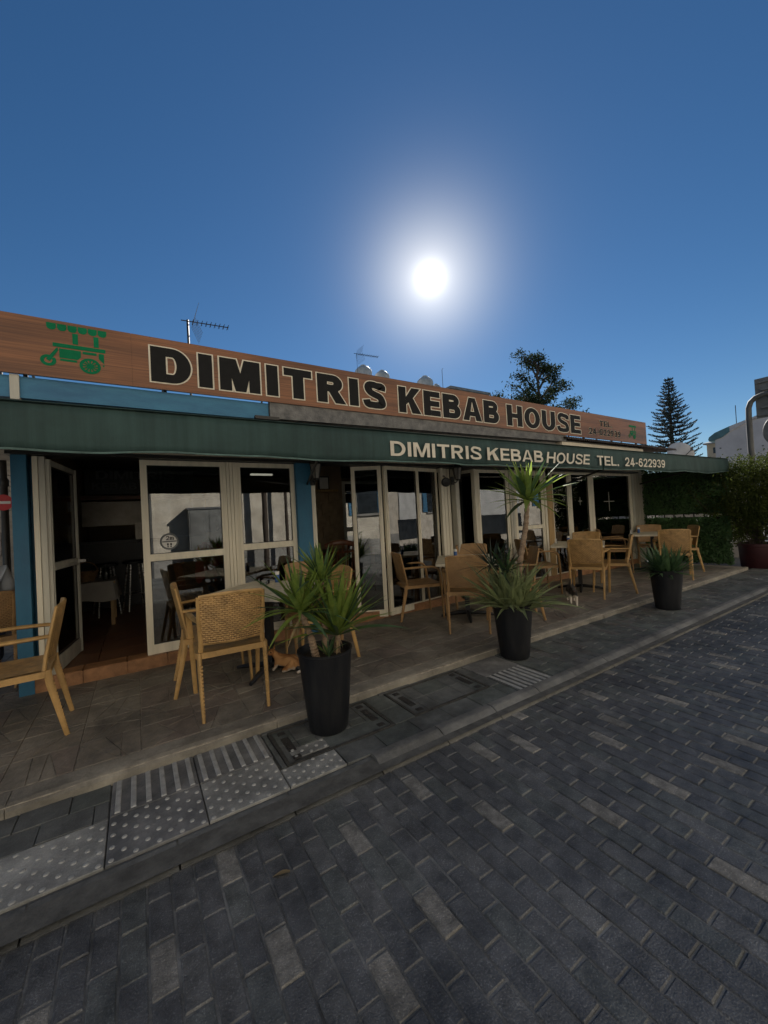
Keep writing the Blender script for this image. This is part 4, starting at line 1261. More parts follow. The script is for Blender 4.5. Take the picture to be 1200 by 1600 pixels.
for i, (sx, sy) in enumerate(((-.42, 7.25), (-.05, 7.4))):
    t = thing('bar_stool', ['steel bar stool just behind the cloth covered table', 'steel bar stool farther right at the counter'][i], 'stool', (sx, sy, .1), .3, 'bar stools')
    b = MB(); b.lathe([(.15, .72), (.165, .73), (.165, .76), (.15, .77)], seg=20); b.build('seat', M['black'], t, True)
    for k in range(4):
        th = R(45+90*k); b = MB(); b.tube([(.11*math.cos(th), .11*math.sin(th), .72), (.2*math.cos(th), .2*math.sin(th), 0)], .011, 6); b.build('leg', M['chrome'], t, True)
    b = MB(); b.tube([(.165*math.cos(R(a)), .165*math.sin(R(a)), .26) for a in range(45, 406, 90)], .008, 6); b.build('foot_ring', M['chrome'], t)
ct = thing('serving_counter', 'dark kitchen counter with steel edge behind the stools', 'counter', (0, 0, 0))
b = MB(); b.box(-.78, 1.1, 7.9, 8.3, .1, 1.16); b.build('counter_body', M['black'], ct)
b = MB(); b.box(-.78, 1.15, 7.83, 8.3, 1.163, 1.2); b.build('counter_top', M['dark_metal'], ct)
b = MB(); b.box(-.02, .5, 7.55, 7.8, 1.2, 1.45); b.box(-.05, .53, 7.5, 7.82, 1.45, 1.48); tag(b.build('steel_cabinet', M['steel'], ct)) 
b = MB(); b.box(-.02, .5, 7.55, 7.8, .3, 1.16); b.build('cabinet_base', M['black'], ct)
pf = thing('framed_photo', 'small framed photo on the shelf of the stone pier', 'picture', (2.82, 6.4, 1.877))
b = MB(); b.box(-.1, .1, -.012, .012, 0, .24); b.build('frame', M['black'], pf); b = MB(); b.box(-.08, .08, -.016, -.0125, .02, .22); b.build('print', M['paper'], pf)

# ================================================================== PLANTS
def leaf_mesh(name, m_, L, wd, droop, n=7, fold=.35, tipw=.0, belly=.35):
    b = MB()
    rows = []
    for i in range(n+1):
        t_ = i/n
        y = L*(t_-.12*droop*t_*t_); z = -droop*L*.55*t_*t_
        if t_ < belly: ww = wd*(.55+.45*t_/belly)
        else: ww = wd*max(tipw, (1-((t_-belly)/(1-belly))**1.5))
        ww = max(ww, .0008)
        rows.append([(-ww/2, y, z+fold*ww/2), (0, y, z), (ww/2, y, z+fold*ww/2)])
    b.grid(rows)
    return b.mesh(name, m_, True)
LV = {}
for nm, m_ in (('Y', 'leafY'), ('D', 'leafYd')):
    LV[nm] = [leaf_mesh('leaf', M[m_], 1, .105, d) for d in (.02, .12, .3, .6)]
LV['A'] = [leaf_mesh('leaf', M['leafA'], 1, .1, d, fold=.7, belly=.12) for d in (.1, .35, .7)]
LV['G'] = [leaf_mesh('leaf', M['leafG'], 1, .09, d) for d in (.05, .25, .55)]
LV['T'] = [leaf_mesh('leaf', M['leafD'], 1, .035, d) for d in (.05, .2, .4)]
def rosette(parent, c, n, Lr, e_in, e_out, kinds, start=0, wscale=(.8, 1.2), base_r=.015, lean=(0, 0)):
    """n leaves around a stem tip: inner ones upright, outer ones spread"""
    for i in range(n):
        f = (i+.5)/n
        az = start+i*2.39996+U(-.2, .2)
        el = R(e_in+(e_out-e_in)*f**1.15+U(-7, 7))
        L = U(*Lr)*(.75+.35*min(1, f*2) if f < .5 else 1.0)
        kd = kinds[0] if rnd() < kinds[2] else kinds[1]
        v = LV[kd]
        k = min(len(v)-1, int(f*len(v)*.9+U(-.3, .5))) if len(v) > 1 else 0
        o = link('leaf', v[max(0, k)], parent)
        o.rotation_euler = (el+lean[1]*.0, U(-.25, .25), az)
        o.scale = (L*U(*wscale), L, L)
        o.location = (c[0]-base_r*math.sin(az), c[1]+base_r*math.cos(az), c[2]-.05*L*f+U(-.01, .01))
def stem(parent, P, r0, r1, m_='bark'):
    b = MB()
    n = 26; pts = []
    C_ = [Vector(p) for p in P]
    tot = len(C_)-1
    for i in range(n+1):
        t_ = i/n*tot; k = min(int(t_), tot-1); pts.append(C_[k].lerp(C_[k+1], t_-k))
    rad = [(r0+(r1-r0)*i/n)*(1+.16*(1 if i % 2 else -.6)) for i in range(n+1)]
    b.tube(pts, rad, 10)
    return b.build('stem', M[m_], parent)
def planter(loc, rtop, rbase, h, label):
    t = thing('planter', label, 'planter', loc, U(0, 6), 'black plastic planters along the kerb')
    b = MB()
    pr_ = [(rbase*.97, 0), (rbase, .008)]
    for k in range(1, 9): pr_.append((rbase+(rtop-rbase)*(k/9)**.9, h*k/9))
    pr_ += [(rtop, h-.012), (rtop+.006, h-.008), (rtop+.006, h), (rtop-.006, h+.001), (rtop-.012, h-.01), (rtop-.02, h-.045)]
    b.lathe(pr_, seg=48, cap=True, wob=.006); b.build('pot', M['pot'], t, True)
    b = MB(); b.lathe([(rtop-.012, h-.047), (rtop*.6, h-.038), (0.001, h-.035)], seg=20, cap=False); b.build('soil', M['soil'], t)
    return t
p1 = (1.035, 2.47, ZS+.003); H1 = .52
planter(p1, .178, .128, H1, 'black planter nearest the viewer, holding a three headed yucca')
pl1 = thing('yucca_plant', 'three headed green yucca in the nearest black planter', 'plant', p1)
zt = H1-.05
stem(pl1, [(-.07, -.02, zt), (-.10, -.02, zt+.14), (-.165, -.03, .80)], .024, .019)
stem(pl1, [(.01, .0, zt), (.015, .02, zt+.25), (.01, .02, .97)], .022, .018)
for k in range(16):
    az = k*.393+U(-.15, .15); o = link('dry_leaf', leaf_mesh('dry_leaf', M['dryleaf'], U(.14, .24), .018, .5, 5), pl1, ((-.165, .01, .085)[k % 3], -.02, (.76, .93, .6)[k % 3]), (R(U(-75, -45)), U(-.5, .5), az))
stem(pl1, [(.075, -.02, zt), (.085, -.03, .6)], .022, .019)
rosette(pl1, (-.165, -.03, .81), 58, (.30, .42), 88, 0, ('Y', 'D', .8), 0, (.75, 1.1))
rosette(pl1, (.01, .02, .98), 48, (.24, .34), 88, 8, ('Y', 'D', .6), 1, (.8, 1.2))
rosette(pl1, (.085, -.03, .62), 84, (.38, .54), 90, 24, ('Y', 'D', .65), 2, (.6, .95))
rosette(pl1, (-.0, -.06, zt+.02), 14, (.12, .2), 80, 35, ('D', 'Y', .7), 3)

p2 = (2.98, 2.53, ZS+.003); H2 = .50
planter(p2, .182, .13, H2, 'black planter with a tall single stem yucca and aloe')
pl2 = thing('tall_yucca', 'tall single stem yucca with sunlit yellow green crown', 'plant', p2)
zt = H2-.05
stem(pl2, [(.03, -.02, zt), (.09, -.05, .9), (.16, -.08, 1.2), (.2, -.09, 1.46)], .03, .021)
rosette(pl2, (.2, -.09, 1.48), 50, (.34, .48), 90, -6, ('Y', 'D', .85), 0, (1.0, 1.35))
al = thing('aloe_plant', 'dense grey green aloe around the foot of the tall yucca', 'plant', p2)
for k in range(9):
    a = 2*PI*k/9+.3; r_ = .11 if k else 0
    rosette(al, (r_*math.cos(a), r_*math.sin(a), zt+.01), 21, (.34, .56), 88, 26, ('A', 'A', 1), a, (1.0, 1.5), .02)
th_ = thing('spiky_dracaena', 'dark thin leaved spiky plant left of the tall yucca stem', 'plant', p2)
stem(th_, [(-.03, .06, zt), (-.06, .09, .72), (-.12, .10, .86)], .012, .009, 'barkdark')
stem(th_, [(.02, .05, zt), (.0, .06, .70), (.04, .04, .78)], .012, .009, 'barkdark')
rosette(th_, (-.13, .1, .87), 44, (.26, .40), 75, -12, ('T', 'T', 1), 0, (1, 1.5))
rosette(th_, (.0, .05, .80), 34, (.25, .36), 85, 5, ('T', 'D', .5), 1, (.7, 1.1))
ds = thing('dead_twigs', 'thin dry reddish stems beside the yucca trunk', 'twigs', p2)
b = MB()
for k in range(13):
    a = U(0, 2*PI); r_ = U(.02, .09); q = Vector((r_*math.cos(a)+.04, r_*math.sin(a), zt)); P = [q]
    d = Vector((U(-.14, .24), U(-.12, .12), 1)).normalized()
    for s in range(6):
        P.append(P[-1]+d*U(.07, .12)); d = (d+Vector((U(-.25, .25), U(-.25, .25), U(-.1, .2)))).normalized()
    b.tube(P, [.004-.0005*i for i in range(7)], 5)
b.build('dry_stem', mat('dry_stem', (.12, .06, .04), .8, .3, 20), ds)

p3 = (5.80, 2.39, ZS+.003); H3 = .50
planter(p3, .182, .135, H3, 'black planter farthest along the kerb with a strap leaved plant')
pl3 = thing('strap_leaf_plant', 'bushy dark green strap leaved plant in the farthest black planter', 'plant', p3)
zt = H3-.04
for k in range(8):
    a = 2*PI*k/8; r_ = .09 if k else 0
    rosette(pl3, (r_*math.cos(a), r_*math.sin(a), zt), 17, (.32, .48), 88, 12, ('G', 'G', 1), a, (.8, 1.3), .02)

# leaf clouds for hedge, shrub and trees
def leaf_quads(b, p, s, nrm=None, mi=0):
    a = Vector((U(-1, 1), U(-1, 1), U(-1, 1))).normalized(); c = a.orthogonal().normalized()
    if nrm is not None:
        a = (a+nrm*1.2).normalized(); c = a.orthogonal().normalized()
    th = U(0, 6.28); d = (c*math.cos(th)+a.cross(c)*math.sin(th)); e = a.cross(d)
    p = Vector(p)
    b.face([p-d*s, p+e*s*.45-d*s*.1+a*s*.12, p+d*s, p-e*s*.45-d*s*.1+a*s*.12], mi)
iv = thing('ivy_screen', 'dark green artificial ivy screen closing the end of the terrace', 'screen', (0, 0, 0))
b = MB()
for z0, z1 in ((.04, .98), (1.05, 2.02)):
    b.box(10.04, 10.06, 2.98, 4.46, z0, z0+.02); b.box(10.04, 10.06, 2.98, 4.46, z1-.02, z1)
for k in range(9): b.box(10.035, 10.055, 2.98+k*.183, 3.0+k*.183, .0, 2.02)
b.build('post_frame', M['dark_metal'], iv)
b = MB()
for k in range(26):
    yy = 2.98+k*.058; b.box(10.03, 10.034, yy, yy+.008, .04, .98); b.box(10.03, 10.034, yy, yy+.008, 1.07, 2.02)
for k in range(34):
    zz = .05+k*.058
    if .96 < zz < 1.07: continue
    b.box(10.026, 10.03, 2.98, 4.46, zz, zz+.008)
b.build('lattice', M['hedgeback'], iv)
for z0, z1 in ((.03, .99), (1.055, 2.02)):
    b = MB(); b.box(10.036, 10.04, 2.97, 4.47, z0, z1); b.build('backing_net', M['hedgeback'], iv)
b = MB()
nl = 0
while nl < 17000:
    y, z = U(2.92, 4.5), U(.02, 2.25)
    if z > 2.0+.16*(y-2.92): continue
    if 1.005 < z < 1.045 and y < 4.2: continue
    if .98 < z < 1.07 and rnd() < .75: continue
    if z < .98 and rnd() < .12*(math.sin(y*37)*math.sin(z*41) > .3): continue
    leaf_quads(b, (10.01+U(-.06, .05), y, z), U(.018, .034), Vector((-1, 0, .3))); nl += 1
tag(b.build('ivy_leaves', M['hedge'], iv), kind='stuff')

rp_ = (10.42, 2.62, ZS)
t = thing('red_planter', 'wide dark red planter at the end of the pavement', 'planter', rp_)
b = MB(); b.lathe([(.29, 0), (.3, .01), (.325, .42), (.345, .43), (.345, .48), (.325, .48), (.31, .42)], seg=36); b.build('pot', M['redpot'], t, True)
b = MB(); b.lathe([(.315, .43), (.001, .45)], seg=20, cap=False); b.build('soil', M['soil'], t)
sh = thing('potted_shrub', 'large leafy shrub in the dark red planter, top catching the sun', 'shrub', rp_)
b = MB()
tips = []
for k in range(30):
    P = [Vector((U(-.1, .1), U(-.1, .1), .44))]
    d = Vector((U(-.6, .6), U(-.6, .6), 1)).normalized()
    for s in range(8):
        P.append(P[-1]+d*U(.14, .26)); d = (d+Vector((U(-.3, .3), U(-.3, .3), U(0, .3)))).normalized()
        if s > 1: tips.append(P[-1])
    b.tube(P, [.012-.0012*i for i in range(9)], 5)
b.build('branches', M['barkdark'], sh)
b = MB()
for p in tips:
    for k in range(14): leaf_quads(b, p+Vector((U(-.11, .11), U(-.11, .11), U(-.11, .11))), U(.018, .036), Vector((0, 0, .5)))
cl = [(Vector((U(-.72, .7), U(-.74, .74), U(.55, 2.1)))) for _ in range(620)]
for c in cl:
    q = math.hypot(c.x, c.y)
    lim = .78 if c.z > 1 else .35+.4*(c.z/1.0)
    if c.z > 1.9: lim = .6
    if q > lim: continue
    for k in range(64): leaf_quads(b, c+Vector((random.gauss(0, .09), random.gauss(0, .09), random.gauss(0, .09))), U(.016, .034), Vector((0, 0, .5)))
tag(b.build('leaves', M['shrub'], sh), kind='stuff')

# ================================================================== BACKGROUND
def tree(name, label, base, h, branches, leafsize, nleaf, mleaf, spread, clump=.5):
    t = thing(name, label, 'tree', base)
    return t
# leafy tree behind the roof
T = thing('leafy_tree', 'tall open crowned leafy tree behind the restaurant roof', 'tree', (28.6, 20.0, -.1))
random.seed(21)
b = MB(); tips = []
trunk = [Vector((0, 0, 0)), Vector((.1, .1, 3)), Vector((.0, .1, 6)), Vector((-.2, 0, 9)), Vector((-.3, 0, 11.5)), Vector((-.4, 0, 13.6))]
b.tube(trunk, [.34, .28, .24, .17, .1, .03], 10)
b.build('trunk', M['barkdark'], T)
b = MB()
br = [(8.4, (-4.6, .6, 2.1)), (8.8, (-3.4, -.8, 1.5)), (9.0, (5.6, .5, 1.9)), (8.6, (4.6, -.6, .9)), (9.6, (-2.4, .6, 2.0)), (9.8, (3.6, .2, 2.5)), (10.4, (2.6, -.3, 2.3)), (10.6, (-2.1, .4, 1.9)), (11.4, (2.4, .2, 2.2)), (11.8, (-1.6, .1, 2.0)), (12.2, (1.5, 0, 1.4)), (12.6, (-1.0, 0, 1.5)), (13, (.3, 0, 1.5)), (8.0, (2.4, 1.8, 1.6)), (8.2, (-1.8, -1.6, 1.9)), (9.2, (0.8, 1.6, 2.2)), (8.0, (3.0, -1.4, .6)), (8.0, (-.6, .6, .8)), (8.5, (1.4, -.4, 1.0))]
for z, d in br:
    s = Vector((-.15, 0, z)); e = s+Vector(d); L = (e-s).length
    P = [s, s.lerp(e, .35)+Vector((0, 0, .2)), s.lerp(e, .7)+Vector((U(-.2, .2), U(-.2, .2), U(-.1, .3))), e]
    b.tube(P, [.1, .07, .045, .015], 6)
    for k in range(int(3+L*1.6)):
        q = U(.3, 1.02); c = s.lerp(e, q)+Vector((U(-.5, .5), U(-.6, .6), U(-.35, .45))); tips.append(c)
        b.tube([s.lerp(e, q-.1), c], [.025, .008], 4)
tag(b.build('limbs', M['barkdark'], T), kind='stuff')
b = MB()
for c in tips:
    for k in range(74 if rnd() < .8 else 20): leaf_quads(b, c+Vector((random.gauss(0, .27), random.gauss(0, .3), random.gauss(0, .16))), U(.07, .15))
tag(b.build('crown', M['treeleaf'], T), kind='stuff')
# norfolk pine
Np = thing('norfolk_pine', 'symmetrical norfolk pine with tiered branches', 'tree', (47.0, 18.0, -.1))
b = MB(); b.tube([(0, 0, 0), (0, 0, 7), (-.05, 0, 14.2)], [.3, .2, .03], 8); b.build('trunk', M['barkdark'], Np)
bb = MB(); b = MB()
z = 5.2
while z < 14.1:
    f = (z-5.2)/9.1; L = 2.9*(1-f)**.8+.12
    n_ = 7 if f < .8 else 5
    a0 = U(0, 6)
    for k in range(n_):
        a = a0+2*PI*k/n_+U(-.15, .15); d = Vector((math.cos(a), math.sin(a), 0)); l = L*U(.68, 1.1)
        P = [Vector((0, 0, z)), Vector((0, 0, z))+d*l*.5+Vector((0, 0, -.03*l)), Vector((0, 0, z))+d*l*.85+Vector((0, 0, .05*l)), Vector((0, 0, z))+d*l+Vector((0, 0, .16*l))]
        bb.tube(P, [.05, .035, .02, .01], 4)
        m_ = max(3, int(l*6))
        for s in range(m_):
            q = .25+.75*(s+.5)/m_; base = P[0].lerp(P[1], min(1, q*2)) if q < .5 else P[1].lerp(P[3], (q-.5)*2)
            side = d.cross(Vector((0, 0, 1)))
            for sg in (-1, 1):
                tip = base+side*sg*U(.18, .36)*(1.15-q*.5)+d*U(.08, .2)+Vector((0, 0, U(.08, .22)))
                b.tube([base, base.lerp(tip, .5)+Vector((0, 0, -.02)), tip], [.03, .044, .014], 4)
    z += U(.44, .62)*(1-.45*f)
b.tube([(0, 0, 14), (0, 0, 14.45)], [.05, .01], 4)
tag(bb.build('limbs', M['barkdark'], Np), kind='stuff')
tag(b.build('needles', M['pineleaf'], Np), kind='stuff')

# television aerials
def aerial(loc, h, blen, dirx, label, dish=False):
    t = thing('tv_aerial', label, 'aerial', loc)
    b = MB(); b.tube([(0, 0, 0), (0, 0, h)], .016*max(1, h/2), 6); b.build('mast', M['dark_metal'], t)
    b = MB(); k_ = max(1, blen/1.0)
    zb = h-.03*k_
    b.tube([(-.12*k_*dirx, 0, zb), (blen*dirx, 0, zb+.05*blen)], .01*k_, 5)
    n_ = 9
    for i in range(n_):
        x = blen*(.12+.86*i/(n_-1)); b.tube([(x*dirx, -.12*k_, zb+.05*x), (x*dirx, .12*k_, zb+.05*x)], .006*k_, 4)
        b.tube([(x*dirx, 0, zb+.05*x-.05*k_), (x*dirx, 0, zb+.05*x+.03*k_)], .005*k_, 4)
    b.build('boom', M['dark_metal'], t)
    b = MB()
    for s in (-1, 1):
        for i in range(7):
            y = (-.5+i/6)*.5*k_
            b.tube([(.1*k_*dirx, y, zb), ((.34 if s > 0 else .42)*k_*dirx*.55, y, zb+s*.3*k_)], .004*k_, 4)
    b.build('reflector', M['galv'], t)
aerial((1.02, 8.6, 2.66), 2.86, .78, 1, 'television aerial standing on the restaurant roof above the first sign letters')
# distant flats with tanks
fl_ = thing('flat_roof_block', 'distant rooftop block carrying white water tanks', 'building', (0, 0, 0))
b = MB(); b.box(13.5, 27.2, 29.5, 38, -.1, 13.68); b.build('wall', M['concrete'], fl_); b = MB(); b.box(13.4, 27.3, 29.4, 38, 13.682, 13.848); b.build('roof', M['concrete'], fl_)
for i in range(4):
    g = MB(); g.box(15+i*3, 16.2+i*3, 29.42, 29.5, 10.5, 12); g.build('window', M['winglass'], fl_)
fl2 = thing('low_rooftop', 'grey concrete stair tower roof right of the water tanks', 'building', (0, 0, 0))
b = MB(); b.box(27.4, 33.0, 29.5, 36, -.1, 14.1); b.build('wall', M['concrete'], fl2); b = MB(); b.box(27.3, 33.1, 29.3, 36, 14.102, 14.35); b.build('roof', M['concrete'], fl2)
g = MB(); g.box(28.5, 30, 29.42, 29.5, 10, 12); g.build('window', M['winglass'], fl2)
for i, (x, s, lb) in enumerate(((17.9, .95, 'white ribbed water tank beside the small distant aerial'), (19.9, .85, 'white domed water tank second from the left on the distant roof'), (25.0, 1.0, 'white domed water tank right of centre on the distant roof'), (26.4, .6, 'small low water tank at the right end of the distant roof'))):
    t = thing('water_tank', lb, 'water tank', (x, 30.5, 13.85), 0, 'rooftop water tanks')
    b = MB(); b.lathe([(.8*s, 0), (.82*s, .1), (.8*s, .35*s), (.84*s, .4*s), (.8*s, .6*s), (.84*s, .75*s), (.78*s, 1.0*s), (.5*s, 1.3*s), (.25*s, 1.4*s)], seg=20); b.build('tank_body', M['tank'], t, True)
    b = MB(); b.lathe([(.25*s, 1.4*s), (.26*s, 1.41*s), (.26*s, 1.5*s), (.1, 1.52*s)], seg=14); b.build('lid', M['tank'], t)
aerial((16.9, 29.8, 13.85), 2.1, 2.2, 1, 'small television aerial beside the white rooftop water tanks')
b = MB(); b.tube([(0, 0, 0), (0, 0, 2.3), (.15, 0, 2.45)], .025, 5); tag(b.build('rooftop_pole', M['galv'], None, loc=(26.9, 30, 13.85)), 'thin hooked pole beside the right hand water tank', 'pole')
# satellite dish behind the awning
ds_ = thing('satellite_dish', 'white satellite dish peeking over the awning below the pine', 'satellite dish', (13.0, 4.86, 0), R(20))
b = MB(); b.tube([(0, 0, -.1), (0, 0, 2.62)], .03, 8); b.build('mast', M['galv'], ds_)
b = MB(); b.lathe([(.01, -.1), (.14, -.085), (.26, -.04), (.34, .02), (.345, .025), (.27, -.03), (.14, -.075), (.01, -.09)], seg=28, cap=False); b.build('reflector', M['dish'], ds_, True, loc=(0, -.05, 2.68), rot=(R(62), 0, R(60)))
b = MB(); b.tube([(0, -.05, 2.5), (-.3, -.3, 2.72)], .01, 5); b.box(-.34, -.28, -.34, -.28, 2.7, 2.78); b.build('feed_arm', M['galv'], ds_)
# big white building and small beige one at right
wb = thing('white_building', 'large blank white rendered building with sloping teal edged roof', 'building', (0, 0, 0))
b = MB()
prof = [(9.25, -.1), (9.25, 4.95), (9.15, 5.12), (8.6, 5.35), (7.5, 5.78), (6.5, 6.1), (4, 6.6), (4, -.1)]
A = [(30, a, c) for a, c in prof]; B = [(37, a, c) for a, c in prof]
b.face(A[::-1]); b.face(B)
for k in range(len(prof)):
    k2 = (k+1) % len(prof); b.face([A[k], A[k2], B[k2], B[k]])
b.build('wall', M['whitewall'], wb)
b = MB()
band = [(9.55, 5.05), (9.5, 5.2), (9.2, 5.42), (8.5, 5.66), (7.5, 5.93), (6.5, 6.24), (4, 6.75)]
low = [(9.5, 4.93), (9.2, 5.0), (8.9, 5.08), (8.5, 5.36), (7.5, 5.8), (6.5, 6.12), (4, 6.62)]
for k in range(len(band)-1):
    if k == 3:
        b.build('roof_edge', M['teal'], wb); b = MB()
    P = [(29.9, *band[k]), (29.9, *band[k+1]), (29.9, *low[k+1]), (29.9, *low[k])]
    b.face(P); b.face([(29.9, *band[k]), (37, *band[k]), (37, *band[k+1]), (29.9, *band[k+1])]); b.face([(29.9, *low[k]), (29.9, *low[k+1]), (37, *low[k+1]), (37, *low[k])])
b.build('roof', M['whitewall'], wb)
for k in range(5):
    b = MB(); yy = 8.9-k*.45+U(-.1, .1); zz = U(3.4, 4.7); b.box(29.975, 29.995, yy-.04, yy+.04, zz, zz+.07); b.build('vent_hole', M['signback'], wb)
bb_ = thing('beige_building', 'small beige house with dark windows below the white building', 'building', (0, 0, 0))
b = MB(); b.box(38, 44, 9.6, 11.9+.35, -.1, 5.7); b.build('wall', M['beigewall'], bb_)
b = MB(); b.box(37.7, 44, 9.5, 12.4, 5.702, 5.8); b.face([(37.7, 12.4, 5.81), (37.7, 9.5, 5.81), (40, 9.5, 6.2), (40, 12.4, 6.2)]); b.build('roof', M['concrete'], bb_)
for (y0, z0, sx_, sz_) in ((11.3, 4.95, .55, .45), (11.3, 4.2, .5, .4), (10.1, 4.4, .35, 1.0), (10.15, 5.35, .3, .3)):
    g = MB(); g.box(37.96, 37.998, y0, y0+sx_, z0, z0+sz_); f_ = g.build('window', M['winglass'], bb_)
b = MB(); b.tube([(0, 0, 0), (0, 0, 1.3)], .02, 5); tag(b.build('roof_mast', M['dark_metal'], None, loc=(32, 8.73, 5.9)), 'thin upright mast on the white building roof', 'mast')
# low wall beyond the ivy screen
lw = MB(); lw.box(12.3, 12.5, 3.3, 5.0, -.1, 1.6); tag(lw.build('garden_wall', M['whitewall']), 'white low wall glimpsed through the gap in the ivy screen', 'wall', None, 'thing')
nw = MB(); nw.box(11.2, 18, 5.1, 5.3, -.1, 2.15); tag(nw.build('sun_block_wall', M['whitewall']), 'added plain wall behind the satellite dish, blocking the sun', 'wall', None, 'thing')  # added wall, mostly hidden, that keeps a sun patch off the pavement end
# galvanised pole with boards at top right
gp = thing('bent_sign_pole', 'galvanised pole bent over at the top, carrying sign boards', 'sign pole', (10.72, 2.72, -.09))
b = MB(); b.tube([(0, 0, 0), (-.02, 0, 1.8), (-.06, -.01, 3.05)], .05, 12)
b.tube([(-.06, -.01, 3.05), (-.075, -.02, 3.25), (-.09, -.06, 3.36), (-.1, -.14, 3.43), (-.105, -.25, 3.46), (-.1, -.8, 3.48)], .048, 12); b.build('pole', M['galv'], gp, True)
b = MB(); b.box(.02, .045, -1.0, -.11, 3.02, 3.82); b.box(-.02, .02, -1.0, -.13, 3.06, 3.1); b.box(-.02, .02, -1.0, -.13, 3.72, 3.76)
b.box(-.03, .02, -1.0, -.2, 3.2, 3.24); b.box(-.03, .02, -1.0, -.2, 3.56, 3.6); b.build('sign_board', M['signback'], gp)
b = MB(); b.lathe([(.36, -.012), (.37, 0), (.36, .012)], seg=36); b.build('round_sign', M['signback'], gp, loc=(-.02, -.56, 2.72), rot=(0, R(90), 0))

# left background: stone wall, lamp post, no-entry sign
sw = thing('rubble_wall', 'old rubble stone wall behind the lamp post at the left edge', 'wall', (0, 0, 0))
b = MB(); b.box(-9, -1.2, 14.05, 14.5, -.1, 3.3); b.build('wall_core', M['rubble'], sw)
b = MB(); zz = -.05
while zz < 3.35:
    hh = U(.11, .2); x = -5.5+U(0, .2)
    while x < -1.3:
        L = U(.14, .4)
        b.cbox(0, 1, 0, 1, 0, 1) if False else b.box(x+.008, x+L-.008, 13.98+U(-.03, .03), 14.1, zz+.008, min(zz+hh-.008, 3.4))
        x += L
    zz += hh
tag(b.build('stone_courses', M['rubble'], sw), kind='stuff')
lp = thing('lamp_post', 'dark lamp post at the left edge before the stone wall', 'lamp post', (-1.66, 8.0, -.1))
b = MB(); b.lathe([(.09, 0), (.09, .3), (.05, .36), (.045, 2.2), (.06, 2.22), (.06, 2.3), (.04, 2.34), (.036, 4.2)], seg=16); b.build('pole', M['dark_metal'], lp, True)
b = MB(); b.tube([(0, 0, 4.2), (0, -.2, 4.4), (0, -.6, 4.42)], .03, 8); b.box(-.08, .08, -1.0, -.55, 4.36, 4.44); b.build('lamp_head', M['dark_metal'], lp)
ne = thing('no_entry_sign', 'round red no entry sign at the left edge', 'road sign', (-1.66, 8.0, 0))
b = MB(); b.lathe([(.001, -.006), (.118, -.006), (.118, .006), (.001, .006)], seg=36, cap=False); d_ = b.build('disc', M['signred'], ne, True, loc=(0, -.09, 1.86), rot=(R(90), 0, 0))
b = MB(); b.box(-.085, .085, -.098, -.0965, 1.84, 1.88); b.build('white_bar', M['signwhite'], ne)
b = MB(); b.box(-.02, .02, -.08, -.045, 1.8, 1.92); b.build('clamp', M['galv'], ne)

# ---- the other side of the street, seen in the glass
ob = thing('opposite_building', 'cream stucco building across the street, mirrored in the windows', 'building', (0, 0, 0))
YO = -4.6
b = MB(); b.box(-16, 26, YO-7, YO, -.1, 9.5); b.build('wall', M['stucco'], ob)
b = MB(); b.box(-16.2, 26.2, YO-7, YO+.12, 9.502, 9.7); b.build('roof', M['concrete'], ob)
for k in range(3):
    b = MB(); b.box(7.7+k*.0, 8.3, YO+.002, YO+.05, -.09, 2.1) if k == 0 else None
    if k == 0: d_ = b.build('door', M['door_green'], ob); g = MB(); g.box(7.78, 7.84, YO+.05, YO+.09, .95, 1.05); g.build('handle', M['chrome'], d_)
sh_ = MB()
for k in range(34):
    zz = 1.2+k*.045; sh_.box(14.0, 17.0, YO+.01, YO+.04-(.012 if k % 2 else 0), zz, zz+.043)
sh_.build('roller_shutter', M['shutter'], ob)
b = MB(); b.box(13.9, 17.1, YO+.002, YO+.02, .2, 1.19); b.build('shop_front', M['winglass'], ob)
ec = thing('electrical_cabinet', 'grey street cabinet across the road, mirrored in the first window', 'cabinet', (1.9, YO+.3, -.09))
b = MB(); b.box(-.58, .58, -.25, .25, .75, 1.98); b.box(-.5, .5, -.2, .2, 0, .75); b.build('cabinet_body', M['cabinet'], ec); b = MB(); b.box(-.62, .62, -.28, .28, 1.982, 2.04); b.build('cabinet_roof', M['signback'], ec)
b = MB(); b.box(-.54, -.01, .252, .262, .8, 1.94); b.build('door', M['cabinet'], ec); b = MB(); b.box(.01, .54, .252, .262, .8, 1.94); b.build('door', M['cabinet'], ec)
ec2 = copy_tree(ec); ec2.location = (11.2, YO+.3, -.09); ec2.scale = (.75, 1, .62); ec2['label'] = 'smaller grey street cabinet across the road, mirrored in the angled doors'
ec['group'] = ec2['group'] = 'street cabinets across the road'
b = MB(); b.box(-16, 7.65, YO+.002, YO+.03, -.1, .55); b.box(8.35, 13.85, YO+.002, YO+.03, -.1, .55); b.build('plinth', M['concrete'], ob)
for x0 in (-3.2, 5.35, 9.6, 18.6):
    g = MB(); g.box(x0, x0+.95, YO+.003, YO+.012, 1.55, 2.75); w_ = g.build('window', M['winglass'], ob)
    g = MB(); g.box(x0-.06, x0+1.01, YO+.002, YO+.09, 1.46, 1.54); g.build('sill', M['concrete'], w_)
    for sx in (x0-.5, x0+.97):
        g = MB(); g.box(sx, sx+.48, YO+.02, YO+.05, 1.55, 2.75)
        for q in range(14): g.box(sx+.05, sx+.43, YO+.05, YO+.062, 1.62+q*.08, 1.66+q*.08)
        g.build('shutter', M['bluebeam'], w_)
for x0 in (0.35, 7.2, 12.9):
    g = MB(); g.tube([(x0, YO+.07, -.1), (x0, YO+.07, 9.4)], .045, 8); g.build('drain_pipe', M['galv'], ob)
